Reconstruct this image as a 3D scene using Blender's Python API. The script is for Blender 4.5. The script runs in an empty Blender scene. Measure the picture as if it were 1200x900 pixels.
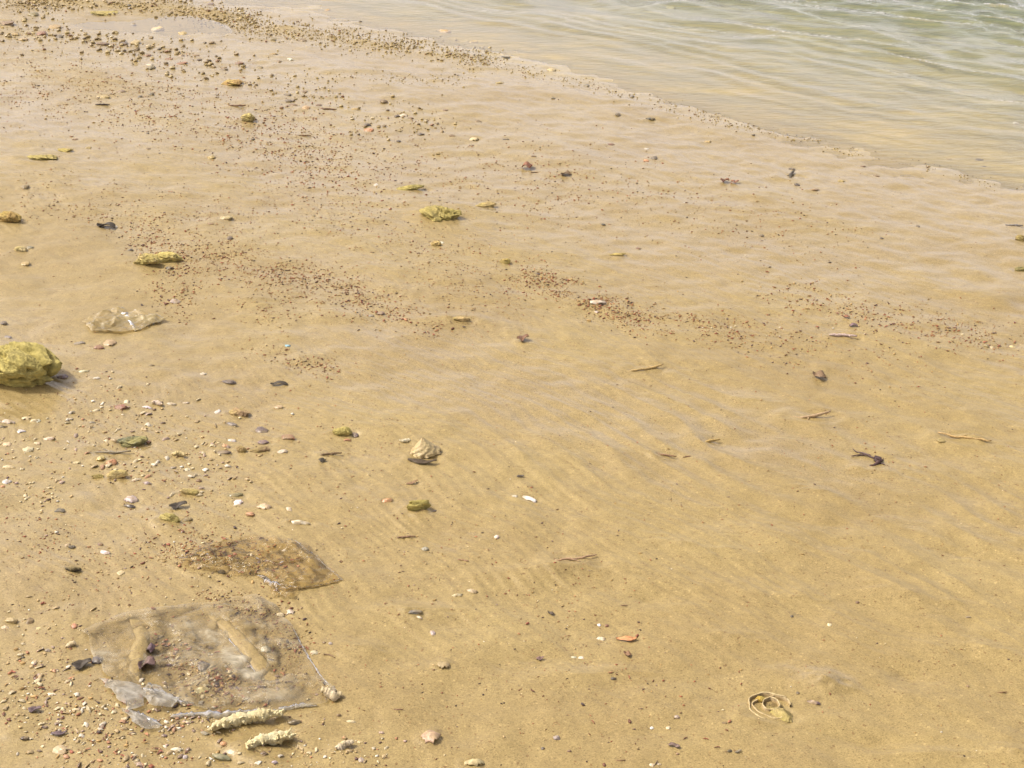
import bpy, math, random
import numpy as np
from mathutils import Vector

# ------------------------------------------------------------------ camera, sky, sun, exposure
scene = bpy.context.scene
F, PITCH, CAM_Z = 1680.0, math.radians(25.0), 1.62      # focal length in pixels of a 1200 px wide frame
cam_data = bpy.data.cameras.new("camera")
cam_data.sensor_width = 36.0
cam_data.lens = 36.0 * F / 1200.0
cam_data.clip_end = 60000.0
cam_data.clip_start = 0.05
cam = bpy.data.objects.new("camera", cam_data)
scene.collection.objects.link(cam)
cam.location = (0, 0, CAM_Z)
cam.rotation_euler = (math.pi / 2 - PITCH, 0, 0)
scene.camera = cam

SUN_EL, SUN_AZ = math.radians(52.0), math.radians(-80.0)   # azimuth measured from +Y towards +X: sun stands far left
world = bpy.data.worlds.new("World")
scene.world = world
world.use_nodes = True
wn = world.node_tree
wn.nodes.clear()
sky = wn.nodes.new("ShaderNodeTexSky")
sky.sky_type = 'NISHITA'
sky.sun_disc = False
sky.sun_elevation = SUN_EL
sky.sun_rotation = SUN_AZ
sky.air_density = 0.5
sky.dust_density = 10.0
bg = wn.nodes.new("ShaderNodeBackground")
bg.inputs['Strength'].default_value = 0.15
wo = wn.nodes.new("ShaderNodeOutputWorld")
# a milky sea haze, even all round, thickest at the horizon and gone overhead
wtc = wn.nodes.new("ShaderNodeTexCoord")
wsep = wn.nodes.new("ShaderNodeSeparateXYZ")
wn.links.new(wtc.outputs['Generated'], wsep.inputs[0])
wr = wn.nodes.new("ShaderNodeValToRGB")
for k_, (p_, v_) in enumerate(((0.0, 0.88), (0.22, 0.74), (0.5, 0.34), (0.9, 0.0))):
    if k_ > 1:
        wr.color_ramp.elements.new(p_)
    wr.color_ramp.elements[k_].position = p_
    wr.color_ramp.elements[k_].color = (v_, v_, v_, 1)
wn.links.new(wsep.outputs[2], wr.inputs[0])
wm = wn.nodes.new("ShaderNodeMix")
wm.data_type = 'RGBA'
wn.links.new(wr.outputs[0], wm.inputs[0])
wn.links.new(sky.outputs[0], wm.inputs[6])
wm.inputs[7].default_value = (7.6, 7.15, 7.35, 1)
wn.links.new(wm.outputs[2], bg.inputs['Color'])
wn.links.new(bg.outputs[0], wo.inputs['Surface'])

sun_data = bpy.data.lights.new("sun", 'SUN')
sun_data.energy = 2.9
sun_data.angle = math.radians(0.6)
sun_data.color = (1.0, 0.94, 0.84)
sun = bpy.data.objects.new("sun", sun_data)
scene.collection.objects.link(sun)
sd = Vector((math.sin(SUN_AZ) * math.cos(SUN_EL), math.cos(SUN_AZ) * math.cos(SUN_EL), math.sin(SUN_EL)))
sun.rotation_euler = sd.to_track_quat('Z', 'Y').to_euler()
sun.location = (-3, 3, 6)

scene.view_settings.view_transform = 'Standard'
scene.view_settings.look = 'None'
scene.view_settings.exposure = 0.09
scene.view_settings.gamma = 1.0
scene.cycles.max_bounces = 6
scene.cycles.transparent_max_bounces = 12
C = scene.collection
R = random.Random(11)
rng = np.random.default_rng(5)

# ------------------------------------------------------------------ noise
def _hash(ix, iy, s):
    h = (ix.astype(np.int64) * 374761393 + iy.astype(np.int64) * 668265263 + s * 1442695041) & 0xffffffff
    h = ((h ^ (h >> 13)) * 1274126177) & 0xffffffff
    h = (h ^ (h >> 16)) & 0xffffffff
    return h.astype(np.float64) / 4294967295.0

def vnoise(x, y, s=0):
    ix, iy = np.floor(x), np.floor(y)
    fx, fy = x - ix, y - iy
    fx = fx * fx * fx * (fx * (fx * 6 - 15) + 10)
    fy = fy * fy * fy * (fy * (fy * 6 - 15) + 10)
    a, b = _hash(ix, iy, s), _hash(ix + 1, iy, s)
    c, d = _hash(ix, iy + 1, s), _hash(ix + 1, iy + 1, s)
    return ((a + (b - a) * fx) * (1 - fy) + (c + (d - c) * fx) * fy) * 2 - 1

def fbm(x, y, s=0, o=4, g=0.5):
    r, a, t = 0, 1.0, 0
    for k in range(o):
        r = r + a * vnoise(x, y, s + k * 17)
        t += a
        x, y = x * 1.93 * 0.866 - y * 1.93 * 0.5 + 3.1, x * 1.93 * 0.5 + y * 1.93 * 0.866 + 7.7
        a *= g
    return r / t

def noise3(p, s=0):
    # cheap 3-d noise for stones: three planar noises
    return (vnoise(p[:, 0] + p[:, 2] * 0.7, p[:, 1] - p[:, 2] * 0.4, s) + vnoise(p[:, 1] + 5.2 + p[:, 0] * 0.6, p[:, 2] + p[:, 0] * 0.5, s + 3)
            + vnoise(p[:, 2] + 9.1 - p[:, 1] * 0.5, p[:, 0] + p[:, 1] * 0.7, s + 5)) / 3

def sstep(a, b, x):
    t = np.clip((x - a) / (b - a), 0, 1)
    return t * t * (3 - 2 * t)

# ------------------------------------------------------------------ photo pixel -> place on the beach
def ray(px, py):
    X, Y = (np.asarray(px, float) - 600) / F, (450 - np.asarray(py, float)) / F
    return X, math.cos(PITCH) + Y * math.sin(PITCH), -math.sin(PITCH) + Y * math.cos(PITCH)

def flat(px, py, z=0.0):
    a, b, c = ray(px, py)
    t = (z - CAM_Z) / c
    return a * t, b * t

P1, P2 = np.array(flat(310, -5)), np.array(flat(1200, 220))
SD = (P2 - P1) / np.linalg.norm(P2 - P1)             # along the shore
SN = np.array([SD[1], -SD[0]])                       # towards the land
if SN[1] > 0:
    SN = -SN

def shore(x, y):
    return (x - P1[0]) * SN[0] + (y - P1[1]) * SN[1], (x - P1[0]) * SD[0] + (y - P1[1]) * SD[1]

def base_h(x, y):
    d, t = shore(x, y)
    land = 0.026 * d
    sea = 0.030 * d - 0.035 * np.clip(-d - 0.6, 0, None)
    h = np.where(d > 0, land, sea)
    return np.clip(h, -3.0, 0.35)

def to_ground(px, py, hf=None):
    hf = hf or base_h
    x, y = flat(px, py, 0.08)
    for _ in range(8):
        x, y = flat(px, py, hf(x, y))
    return x, y

def scale_at(px, py):
    """photo pixels per metre across the view, and the sine / cosine of the downward angle"""
    x, y = to_ground(px, py)
    z = base_h(x, y)
    depth = y * math.cos(PITCH) + (CAM_Z - z) * math.sin(PITCH)
    dist = math.sqrt(x * x + y * y + (CAM_Z - z) ** 2)
    return F / depth, (CAM_Z - z) / dist, math.sqrt(x * x + y * y) / dist

# mounds, hollows and little scarps of sand: px, py, half width, half height (photo px), height in mm, tilt (deg in plan)
MOUNDS = [
    (965, 801, 29, 12, 17, -12), (1070, 790, 26, 10, -5, -8), (520, 377, 36, 6, 11, 0), (285, 356, 34, 7, 12, 0),
    (700, 120, 160, 10, 7, -35), (560, 108, 60, 6, 7, -20), (440, 84, 80, 3, 8, -10), (960, 265, 70, 9, 7, -20),
    (1150, 345, 60, 9, 6, -15), (1145, 518, 40, 6, 8, -35), (1080, 560, 30, 4, 5, -40), (1005, 552, 14, 5, 6, -10),
    (960, 580, 45, 5, 5, -30), (850, 520, 45, 12, -6, -5), (800, 640, 60, 9, 6, -20), (640, 668, 60, 8, 7, 10),
    (480, 715, 60, 9, 6, 0), (600, 250, 70, 5, 7, -8), (870, 250, 50, 7, 6, -15), (1060, 700, 70, 12, 6, -20),
    (690, 790, 80, 9, 4, 10), (1190, 885, 30, 8, 7, -20), (1080, 885, 60, 8, 4, 0), (930, 610, 50, 8, -5, -20),
    (165, 755, 18, 34, 5, 0), (285, 742, 18, 32, 4, 35), (490, 598, 24, 9, 6, 0), (250, 660, 50, 12, 5, 0),
    (515, 245, 34, 12, 8, 0), (188, 306, 40, 8, 7, 0), (34, 440, 60, 18, 7, 0), (60, 3, 50, 3, 16, -5), (160, 8, 50, 3, 16, -10), (250, 17, 45, 3, 18, -20), (335, 34, 45, 4, 18, -25),  (430, 49, 45, 4, 14, -25), (530, 64, 45, 4, 10, -25),
    (150, 30, 120, 8, -20, 0), (30, 500, 60, 10, 4, 0), (700, 358, 50, 6, 5, -20), (1100, 480, 60, 8, 5, -30),
    (505, 861, 14, 9, 5, -30), (1130, 650, 30, 9, -5, -25), (760, 700, 40, 9, -4, 5), (860, 745, 36, 9, 4, -8), (620, 770, 30, 9, -3.5, 12), (1150, 760, 30, 8, 4.5, -20), (930, 700, 36, 8, 4, -15), (990, 640, 26, 8, -4, -30), (700, 590, 34, 8, 5, -30), (880, 470, 40, 6, 5, -25), (1020, 870, 34, 8, -4, -10), (420, 760, 36, 9, 4, 0), (519, 780, 12, 7, 4, 0), (760, 465, 70, 9, 5, -20), (450, 505, 60, 9, 4, -10),
]
_m = []
for (px, py, hw, hh, mm, ang) in MOUNDS:
    x, y = to_ground(px, py)
    s, sn, cs = scale_at(px, py)
    _m.append((x, y, hw / s, hh / s / sn, mm * (0.001 if py < 600 or py == 801 else 0.0016), math.radians(ang)))

def ground_h(x, y):
    x, y = np.asarray(x, float), np.asarray(y, float)
    d, t = shore(x, y)
    near = np.clip(1.2 - np.abs(d - 2) / 40, 0, 1)
    h = base_h(x, y)
    # long swells of sand, drawn out along the shore
    h = h + near * (0.012 * fbm(d * 1.1, t * 0.55, 3, 3) + 0.0075 * fbm(d * 4.5, t * 1.7, 9, 4) + 0.0062 * (np.abs(fbm(x * 4.2 + 2, y * 5.5, 13, 3)) - 0.25) + 0.0042 * fbm(x * 11, y * 13, 15, 2) + 0.0024 * fbm(d * 16, t * 9, 21, 4))
    for (mx, my, a, b, mz, an) in _m:
        sel = (np.abs(x - mx) < 3.2 * max(a, b)) & (np.abs(y - my) < 3.2 * max(a, b))
        if not np.any(sel):
            continue
        dx, dy = x - mx, y - my
        u = (dx * math.cos(an) + dy * math.sin(an)) / a
        v = (-dx * math.sin(an) + dy * math.cos(an)) / b
        q = u * u + v * v + 0.35 * vnoise(dx / a * 2.3, dy / b * 2.1, 77)
        h = h + mz * np.exp(-np.clip(q, -1, 30) ** 1 * 0.9) * sel
    # ripple marks lying along the shore
    warp = 1.1 * fbm(d * 2.2, t * 1.4, 31, 3) + 0.35 * vnoise(d * 9, t * 5, 35)
    ph = d / 0.062 + warp * 1.9
    r1 = (1 - np.abs(np.sin(math.pi * ph)) ** 0.8) - 0.4
    amp = 0.0008 * sstep(-0.35, 0.45, fbm(d * 0.9 + 3, t * 0.8, 41, 2) + 0.25) * sstep(0.0, 0.8, d)
    ph2 = d / 0.027 + warp * 2.6 + 0.6 * vnoise(t * 6, d * 6, 52)
    r2 = np.sin(2 * math.pi * ph2)
    amp2 = 0.0006 * sstep(-0.2, 0.3, fbm(d * 1.3 - 8, t * 1.1, 47, 2) + 0.1) * sstep(-0.1, 0.3, d)
    # broader ripples in the middle right
    ph3 = d / 0.085 + warp * 1.1
    r3 = (1 - np.abs(np.sin(math.pi * ph3))) - 0.36
    cx, cy = 0.75, 2.95
    amp3 = 0.0078 * np.exp(-((x - cx) / 0.8) ** 2 - ((y - cy) / 0.75) ** 2) * (0.35 + 0.65 * sstep(-0.5, 0.4, vnoise(x * 2.6, y * 3.1, 91)))
    fade = 1.0 - 0.75 * sstep(2.45, 1.9, y)
    h = h + near * fade * (r1 * amp + r2 * amp2 + r3 * amp3)
    return h

def G(px, py):
    """place on the real sand surface seen at a photo pixel"""
    x, y = to_ground(px, py, ground_h)
    return float(x), float(y), float(ground_h(x, y))

def wetness(x, y, h):
    d, t = shore(x, y)
    loc = h - base_h(x, y)
    w = 0.60 + 0.6 * fbm(d * 1.5 + 4, t * 0.55, 61, 4) - loc * 26 - 0.22 * sstep(2.9, 2.1, y) + 0.12 * sstep(3.2, 5.0, y)
    w = w + 0.9 * sstep(0.7, 0.0, d)
    gx, gy = to_ground(965, 803)
    w = w + 1.2 * np.exp(-((x - gx) / 0.05) ** 2 - ((y - gy) / 0.06) ** 2)
    return np.clip(w, 0, 1)

# ------------------------------------------------------------------ materials
def mat(name):
    m = bpy.data.materials.new(name)
    m.use_nodes = True
    nt = m.node_tree
    return m, nt, nt.nodes['Principled BSDF'], nt.nodes['Material Output']

def N(nt, kind, **kw):
    n = nt.nodes.new(kind)
    for k, v in kw.items():
        if k in n.inputs.keys():
            n.inputs[k].default_value = v
        else:
            setattr(n, k, v)
    return n

def ramp(nt, src, stops):
    r = nt.nodes.new('ShaderNodeValToRGB')
    e = r.color_ramp.elements
    while len(e) < len(stops):
        e.new(0.5)
    for i, (p, c) in enumerate(stops):
        e[i].position = p
        e[i].color = (*c, 1) if len(c) == 3 else c
    nt.links.new(src, r.inputs[0])
    return r

def mathn(nt, op, a, b=None, clamp=False):
    n = nt.nodes.new('ShaderNodeMath')
    n.operation = op
    n.use_clamp = clamp
    for i, v in enumerate((a, b)):
        if v is None:
            continue
        if isinstance(v, (int, float)):
            n.inputs[i].default_value = v
        else:
            nt.links.new(v, n.inputs[i])
    return n.outputs[0]

def mixc(nt, fac, a, b, mode='MIX'):
    n = nt.nodes.new('ShaderNodeMix')
    n.data_type = 'RGBA'
    n.blend_type = mode
    for sock, v in ((n.inputs[0], fac), (n.inputs[6], a), (n.inputs[7], b)):
        if isinstance(v, (int, float)):
            sock.default_value = v
        elif isinstance(v, tuple):
            sock.default_value = (*v, 1) if len(v) == 3 else v
        else:
            nt.links.new(v, sock)
    return n.outputs[2]

SAND_A, SAND_B = (0.330, 0.248, 0.096), (0.295, 0.216, 0.082)

def make_sand():
    m, nt, b, out = mat("wet_sand")
    L = nt.links
    geo = N(nt, 'ShaderNodeTexCoord')
    pos = geo.outputs['Object']
    big = N(nt, 'ShaderNodeTexNoise', Scale=2.2, Detail=6.0, Roughness=0.6)
    L.new(pos, big.inputs['Vector'])
    mid = N(nt, 'ShaderNodeTexNoise', Scale=38.0, Detail=5.0, Roughness=0.65)
    L.new(pos, mid.inputs['Vector'])
    vor = N(nt, 'ShaderNodeTexVoronoi', Scale=560.0)
    L.new(pos, vor.inputs['Vector'])
    vor2 = N(nt, 'ShaderNodeTexVoronoi', Scale=260.0)
    L.new(pos, vor2.inputs['Vector'])
    c1 = ramp(nt, big.outputs['Fac'], [(0.35, SAND_B), (0.65, SAND_A)])
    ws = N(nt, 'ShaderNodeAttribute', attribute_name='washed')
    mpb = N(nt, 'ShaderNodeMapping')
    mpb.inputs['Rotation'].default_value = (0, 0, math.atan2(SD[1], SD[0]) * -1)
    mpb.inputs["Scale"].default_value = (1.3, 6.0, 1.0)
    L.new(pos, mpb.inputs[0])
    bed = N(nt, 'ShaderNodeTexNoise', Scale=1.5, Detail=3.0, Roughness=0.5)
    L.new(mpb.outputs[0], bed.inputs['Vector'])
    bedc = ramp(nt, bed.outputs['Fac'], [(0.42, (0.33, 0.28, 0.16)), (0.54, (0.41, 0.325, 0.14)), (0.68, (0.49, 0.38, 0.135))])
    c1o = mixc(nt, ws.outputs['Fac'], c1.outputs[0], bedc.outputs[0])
    c2 = ramp(nt, mid.outputs['Fac'], [(0.3, (0.88, 0.87, 0.86)), (0.7, (1.08, 1.08, 1.08))])
    col = mixc(nt, 1.0, c1o, c2.outputs[0], 'MULTIPLY')
    sep = N(nt, 'ShaderNodeSeparateColor')
    L.new(vor.outputs['Color'], sep.inputs[0])
    gr = ramp(nt, sep.outputs[0], [(0.0, (0.6, 0.57, 0.53)), (0.12, (0.86, 0.85, 0.84)), (0.6, (1.0, 1.0, 1.0)), (1.0, (1.22, 1.22, 1.24))])
    col = mixc(nt, 1.0, col, gr.outputs[0], 'MULTIPLY')
    sep2 = N(nt, 'ShaderNodeSeparateColor')
    L.new(vor2.outputs['Color'], sep2.inputs[0])
    sp = ramp(nt, sep2.outputs[1], [(0.0, (0.6, 0.46, 0.38)), (0.009, (0.62, 0.48, 0.4)), (0.015, (1, 1, 1)), (0.985, (1, 1, 1)), (0.992, (1.4, 1.4, 1.5))])
    col = mixc(nt, 0.8, col, sp.outputs[0], 'MULTIPLY')
    wet = N(nt, 'ShaderNodeAttribute', attribute_name='wet')
    wn_ = N(nt, 'ShaderNodeTexNoise', Scale=9.0, Detail=5.0, Roughness=0.6)
    mp = N(nt, 'ShaderNodeMapping')
    mp.inputs['Rotation'].default_value = (0, 0, math.radians(45))
    mp.inputs['Scale'].default_value = (0.5, 2.0, 1.0)
    L.new(pos, mp.inputs[0]); L.new(mp.outputs[0], wn_.inputs['Vector'])
    w = mathn(nt, 'ADD', wet.outputs['Fac'], mathn(nt, 'MULTIPLY', mathn(nt, 'SUBTRACT', wn_.outputs['Fac'], 0.5), 1.1), True)
    wr_ = ramp(nt, w, [(0.25, (0, 0, 0)), (0.75, (1, 1, 1))])
    w = wr_.outputs[0]
    L.new(col, b.inputs['Base Color'])
    b.inputs['Roughness'].default_value = 0.62
    b.inputs['IOR'].default_value = 1.4
    b.inputs['Specular IOR Level'].default_value = 0.45
    L.new(mathn(nt, 'ADD', mathn(nt, 'MULTIPLY', w, 0.48), 0.52), b.inputs['Coat Weight'])
    b.inputs['Coat IOR'].default_value = 1.42
    L.new(mathn(nt, 'SUBTRACT', 0.34, mathn(nt, 'MULTIPLY', w, 0.17)), b.inputs['Coat Roughness'])
    h1 = mathn(nt, 'MULTIPLY', vor.outputs['Distance'], 0.0006)
    h2 = mathn(nt, 'MULTIPLY', mid.outputs['Fac'], 0.0035)
    hh = mathn(nt, 'ADD', h1, h2)
    bump = N(nt, 'ShaderNodeBump', Distance=1.0, Strength=0.65)
    L.new(hh, bump.inputs['Height'])
    L.new(bump.outputs[0], b.inputs['Normal'])
    bump2 = N(nt, 'ShaderNodeBump', Distance=1.0, Strength=0.22)
    L.new(hh, bump2.inputs['Height'])
    L.new(bump2.outputs[0], b.inputs['Coat Normal'])
    return m

def make_water(name, density=1.0, rough=0.04, silt=0.12):
    m, nt, b, out = mat(name)
    L = nt.links
    nt.nodes.remove(b)
    fr = N(nt, 'ShaderNodeFresnel', IOR=1.34)
    gl = N(nt, 'ShaderNodeBsdfGlossy', Roughness=rough)
    gl.inputs['Color'].default_value = (1, 1, 1, 1)
    tr = N(nt, 'ShaderNodeBsdfTransparent')
    tr.inputs['Color'].default_value = (1.0, 1.0, 0.985, 1)
    df = N(nt, 'ShaderNodeBsdfDiffuse')
    df.inputs['Color'].default_value = (0.62, 0.56, 0.42, 1)
    tc = N(nt, 'ShaderNodeTexCoord')
    mp = N(nt, 'ShaderNodeMapping')
    mp.inputs['Rotation'].default_value = (0, 0, math.atan2(SD[1], SD[0]) * -1)
    mp.inputs['Scale'].default_value = (0.45, 1.0, 1.0)
    L.new(tc.outputs['Object'], mp.inputs[0])
    n1 = N(nt, 'ShaderNodeTexNoise', Scale=30.0, Detail=4.0, Roughness=0.55)
    L.new(mp.outputs[0], n1.inputs['Vector'])
    bump = N(nt, 'ShaderNodeBump', Distance=0.004, Strength=0.8 if density else 0.12)
    L.new(n1.outputs['Fac'], bump.inputs['Height'])
    L.new(bump.outputs[0], gl.inputs['Normal']); L.new(bump.outputs[0], fr.inputs['Normal'])
    m0 = N(nt, 'ShaderNodeMixShader', Fac=silt)
    if density:
        dp_ = N(nt, 'ShaderNodeAttribute', attribute_name='depth')
        L.new(mathn(nt, 'MULTIPLY', mathn(nt, 'MULTIPLY', dp_.outputs['Fac'], 18.0, True), silt), m0.inputs[0])
    L.new(tr.outputs[0], m0.inputs[1]); L.new(df.outputs[0], m0.inputs[2])
    mx = N(nt, 'ShaderNodeMixShader')
    L.new(fr.outputs[0], mx.inputs[0]); L.new(m0.outputs[0], mx.inputs[1]); L.new(gl.outputs[0], mx.inputs[2])
    L.new(mx.outputs[0], out.inputs['Surface'])
    if density:
        va = N(nt, 'ShaderNodeVolumeAbsorption', Density=density)
        va.inputs['Color'].default_value = (0.18, 0.72, 0.70, 1)
        L.new(va.outputs[0], out.inputs['Volume'])
    return m

def make_thing(name, rough=0.5, scale=120.0, lo=0.6, hi=1.25, bump_mm=0.6, second=None, fac2=0.5, spec=0.5, detail=5.0, coat=0.25):
    """colour comes from the object's own colour, with mottling over it"""
    m, nt, b, out = mat(name)
    L = nt.links
    oi = N(nt, 'ShaderNodeObjectInfo')
    tc = N(nt, 'ShaderNodeTexCoord')
    add = N(nt, 'ShaderNodeVectorMath', operation='ADD')
    L.new(tc.outputs['Object'], add.inputs[0]); L.new(oi.outputs['Random'], add.inputs[1])
    n = N(nt, 'ShaderNodeTexNoise', Scale=scale, Detail=detail, Roughness=0.65)
    L.new(add.outputs[0], n.inputs['Vector'])
    r = ramp(nt, n.outputs['Fac'], [(0.3, (lo,) * 3), (0.7, (hi,) * 3)])
    col = mixc(nt, 1.0, oi.outputs['Color'], r.outputs[0], 'MULTIPLY')
    if second:
        n2 = N(nt, 'ShaderNodeTexNoise', Scale=scale * 0.3, Detail=4.0, Roughness=0.6)
        L.new(add.outputs[0], n2.inputs['Vector'])
        r2 = ramp(nt, n2.outputs['Fac'], [(0.42, (0, 0, 0)), (0.62, (1, 1, 1))])
        f = mathn(nt, 'MULTIPLY', r2.outputs[0], fac2)
        col = mixc(nt, f, col, second)
    L.new(col, b.inputs['Base Color'])
    b.inputs['Roughness'].default_value = rough
    b.inputs['Specular IOR Level'].default_value = spec
    b.inputs['Coat Weight'].default_value = coat
    b.inputs['Coat Roughness'].default_value = 0.2
    bu = N(nt, 'ShaderNodeBump', Distance=bump_mm * 0.001, Strength=0.9)
    L.new(n.outputs['Fac'], bu.inputs['Height'])
    L.new(bu.outputs[0], b.inputs['Normal'])
    return m

def make_grit():
    m, nt, b, out = mat("grit_pieces")
    a = N(nt, 'ShaderNodeAttribute', attribute_name='tint')
    nt.links.new(a.outputs['Color'], b.inputs['Base Color'])
    b.inputs['Specular IOR Level'].default_value = 0.25
    b.inputs['Roughness'].default_value = 0.6
    return m

def make_film(name, tint=(0.93, 0.93, 0.9), body=(0.75, 0.75, 0.7), base=0.06, rough=0.12):
    m, nt, b, out = mat(name)
    L = nt.links
    nt.nodes.remove(b)
    at = N(nt, 'ShaderNodeAttribute', attribute_name='cloud')
    tc = N(nt, 'ShaderNodeTexCoord')
    n1 = N(nt, 'ShaderNodeTexNoise', Scale=45.0, Detail=6.0, Roughness=0.7, Distortion=1.4)
    L.new(tc.outputs['Object'], n1.inputs['Vector'])
    tr = N(nt, 'ShaderNodeBsdfTransparent'); tr.inputs['Color'].default_value = (*tint, 1)
    df = N(nt, 'ShaderNodeBsdfDiffuse'); df.inputs['Color'].default_value = (*body, 1)
    tl = N(nt, 'ShaderNodeBsdfTranslucent'); tl.inputs['Color'].default_value = (*body, 1)
    gl = N(nt, 'ShaderNodeBsdfGlossy', Roughness=rough)
    bu = N(nt, 'ShaderNodeBump', Distance=0.004, Strength=0.5)
    L.new(n1.outputs['Fac'], bu.inputs['Height'])
    L.new(bu.outputs[0], gl.inputs['Normal'])
    geo = N(nt, 'ShaderNodeNewGeometry')
    fr = N(nt, 'ShaderNodeFresnel')
    L.new(mathn(nt, 'SUBTRACT', 1.29, mathn(nt, 'MULTIPLY', geo.outputs['Backfacing'], 0.0)), fr.inputs['IOR'])
    L.new(bu.outputs[0], fr.inputs['Normal'])
    d2 = N(nt, 'ShaderNodeMixShader', Fac=0.45)
    L.new(df.outputs[0], d2.inputs[1]); L.new(tl.outputs[0], d2.inputs[2])
    r = ramp(nt, n1.outputs['Fac'], [(0.35, (0.5,) * 3), (0.7, (1.3,) * 3)])
    f = mathn(nt, 'ADD', mathn(nt, 'MULTIPLY', at.outputs['Fac'], r.outputs[0]), base, True)
    m0 = N(nt, 'ShaderNodeMixShader')
    L.new(f, m0.inputs[0]); L.new(tr.outputs[0], m0.inputs[1]); L.new(d2.outputs[0], m0.inputs[2])
    mx = N(nt, 'ShaderNodeMixShader')
    L.new(fr.outputs[0], mx.inputs[0]); L.new(m0.outputs[0], mx.inputs[1]); L.new(gl.outputs[0], mx.inputs[2])
    L.new(mx.outputs[0], out.inputs['Surface'])
    return m

M = {
    'sand': make_sand(),
    'water': make_water("shallow_sea_water", 0.34, 0.04, 0.09),
    'puddle': make_water("puddle_water", 0.0, 0.03, 0.05),
    'stone': make_thing("wet_stone", 0.5, 210, 0.5, 1.4, 0.9, (0.36, 0.27, 0.12), 0.5),
    'rock': make_thing("crusted_rock", 0.85, 70, 0.35, 1.25, 4.5, (0.50, 0.42, 0.12), 0.5, 0.3, 9.0, 0.0),
    'shell': make_thing("old_shell", 0.55, 230, 0.6, 1.2, 0.7, (0.42, 0.31, 0.15), 0.65),
    'weed': make_thing("wet_seaweed", 0.5, 260, 0.6, 1.5, 0.3, spec=0.3, coat=0.1),
    'coral': make_thing("bleached_coral", 0.8, 190, 0.6, 1.2, 3.2, (0.46, 0.36, 0.16), 0.6, 0.3, 8.0, 0.0),
    'plastic': make_thing("hard_plastic", 0.3, 60, 0.9, 1.05, 0.1),
    'grit': make_grit(),
    'film': make_film("clear_plastic_film", (0.99, 0.985, 0.965), (0.70, 0.64, 0.48), 0.05),
    'film_brown': make_film("brown_plastic_film", (0.985, 0.95, 0.87), (0.62, 0.46, 0.18), 0.06, 0.12),
    'film_warm': make_film("dirty_plastic_film", (0.95, 0.90, 0.76), (0.66, 0.55, 0.30), 0.38, 0.35),
    'film_flap': make_film("cloudy_plastic_film", (0.92, 0.91, 0.88), (0.62, 0.60, 0.53), 0.24, 0.2),
}

# ------------------------------------------------------------------ mesh helpers
def face_up(V, f):
    V = np.asarray(V)
    tot = sum(((V[q[1]][0] - V[q[0]][0]) * (V[q[2]][1] - V[q[0]][1]) - (V[q[1]][1] - V[q[0]][1]) * (V[q[2]][0] - V[q[0]][0])) for q in f[::7])
    return [tuple(reversed(q)) for q in f] if tot < 0 else f

def mesh_from(name, V, faces, smooth=True):
    me = bpy.data.meshes.new(name)
    V = np.asarray(V, float)
    if isinstance(faces, np.ndarray):
        k = faces.shape[1]
        me.vertices.add(len(V)); me.vertices.foreach_set('co', V.ravel())
        me.loops.add(faces.size); me.loops.foreach_set('vertex_index', faces.ravel().astype(np.int32))
        me.polygons.add(len(faces)); me.polygons.foreach_set('loop_start', np.arange(0, faces.size, k, dtype=np.int32))
        me.update(calc_edges=True)
    else:
        me.from_pydata(V.tolist(), [], faces)
    if smooth:
        me.polygons.foreach_set('use_smooth', np.ones(len(me.polygons), bool))
    me.update()
    return me

def link(name, me, m, parent=None):
    o = bpy.data.objects.new(name, me)
    C.objects.link(o)
    if m is not None and not me.materials:
        me.materials.append(m)
    if parent is not None:
        o.parent = parent
    return o

def tag(o, label, cat, group=None):
    o['label'] = label
    o['category'] = cat
    if group:
        o['group'] = group
    return o

_ico = {}
def ico(sub):
    if sub in _ico:
        return _ico[sub]
    p = (1 + 5 ** 0.5) / 2
    V = [(-1, p, 0), (1, p, 0), (-1, -p, 0), (1, -p, 0), (0, -1, p), (0, 1, p), (0, -1, -p), (0, 1, -p), (p, 0, -1), (p, 0, 1), (-p, 0, -1), (-p, 0, 1)]
    V = [np.array(v) / np.linalg.norm(v) for v in V]
    Fc = [(0, 11, 5), (0, 5, 1), (0, 1, 7), (0, 7, 10), (0, 10, 11), (1, 5, 9), (5, 11, 4), (11, 10, 2), (10, 7, 6), (7, 1, 8),
          (3, 9, 4), (3, 4, 2), (3, 2, 6), (3, 6, 8), (3, 8, 9), (4, 9, 5), (2, 4, 11), (6, 2, 10), (8, 6, 7), (9, 8, 1)]
    for _ in range(sub):
        cache, nf = {}, []
        def mid(a, b):
            k = (min(a, b), max(a, b))
            if k not in cache:
                v = V[a] + V[b]
                V.append(v / np.linalg.norm(v)); cache[k] = len(V) - 1
            return cache[k]
        for a, b, c in Fc:
            ab, bc, ca = mid(a, b), mid(b, c), mid(c, a)
            nf += [(a, ab, ca), (b, bc, ab), (c, ca, bc), (ab, bc, ca)]
        Fc = nf
    _ico[sub] = (np.array(V), np.array(Fc))
    return _ico[sub]

def stone_mesh(seed, w, dpt, hgt, sub=3, angular=0.5):
    V, Fc = ico(sub)
    V = V.copy()
    # chip with a few planes for facets
    r = np.random.default_rng(seed)
    for _ in range(int(3 + angular * 9)):
        n = r.normal(size=3); n[2] *= 0.8; n /= np.linalg.norm(n)
        lim = r.uniform(0.62, 0.92)
        q = V @ n
        over = np.clip(q - lim, 0, None)
        V = V - over[:, None] * n * 0.9
    V = V * (1 + 0.26 * noise3(V * 1.9 + seed, seed)[:, None] + 0.09 * noise3(V * 5 + seed, seed + 1)[:, None])
    V = V / np.abs(V).max(axis=0)
    V = V * np.array([w / 2, dpt / 2, hgt / 2])
    V[:, 2] += hgt * 0.28
    return mesh_from('stone', V, Fc)

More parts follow.
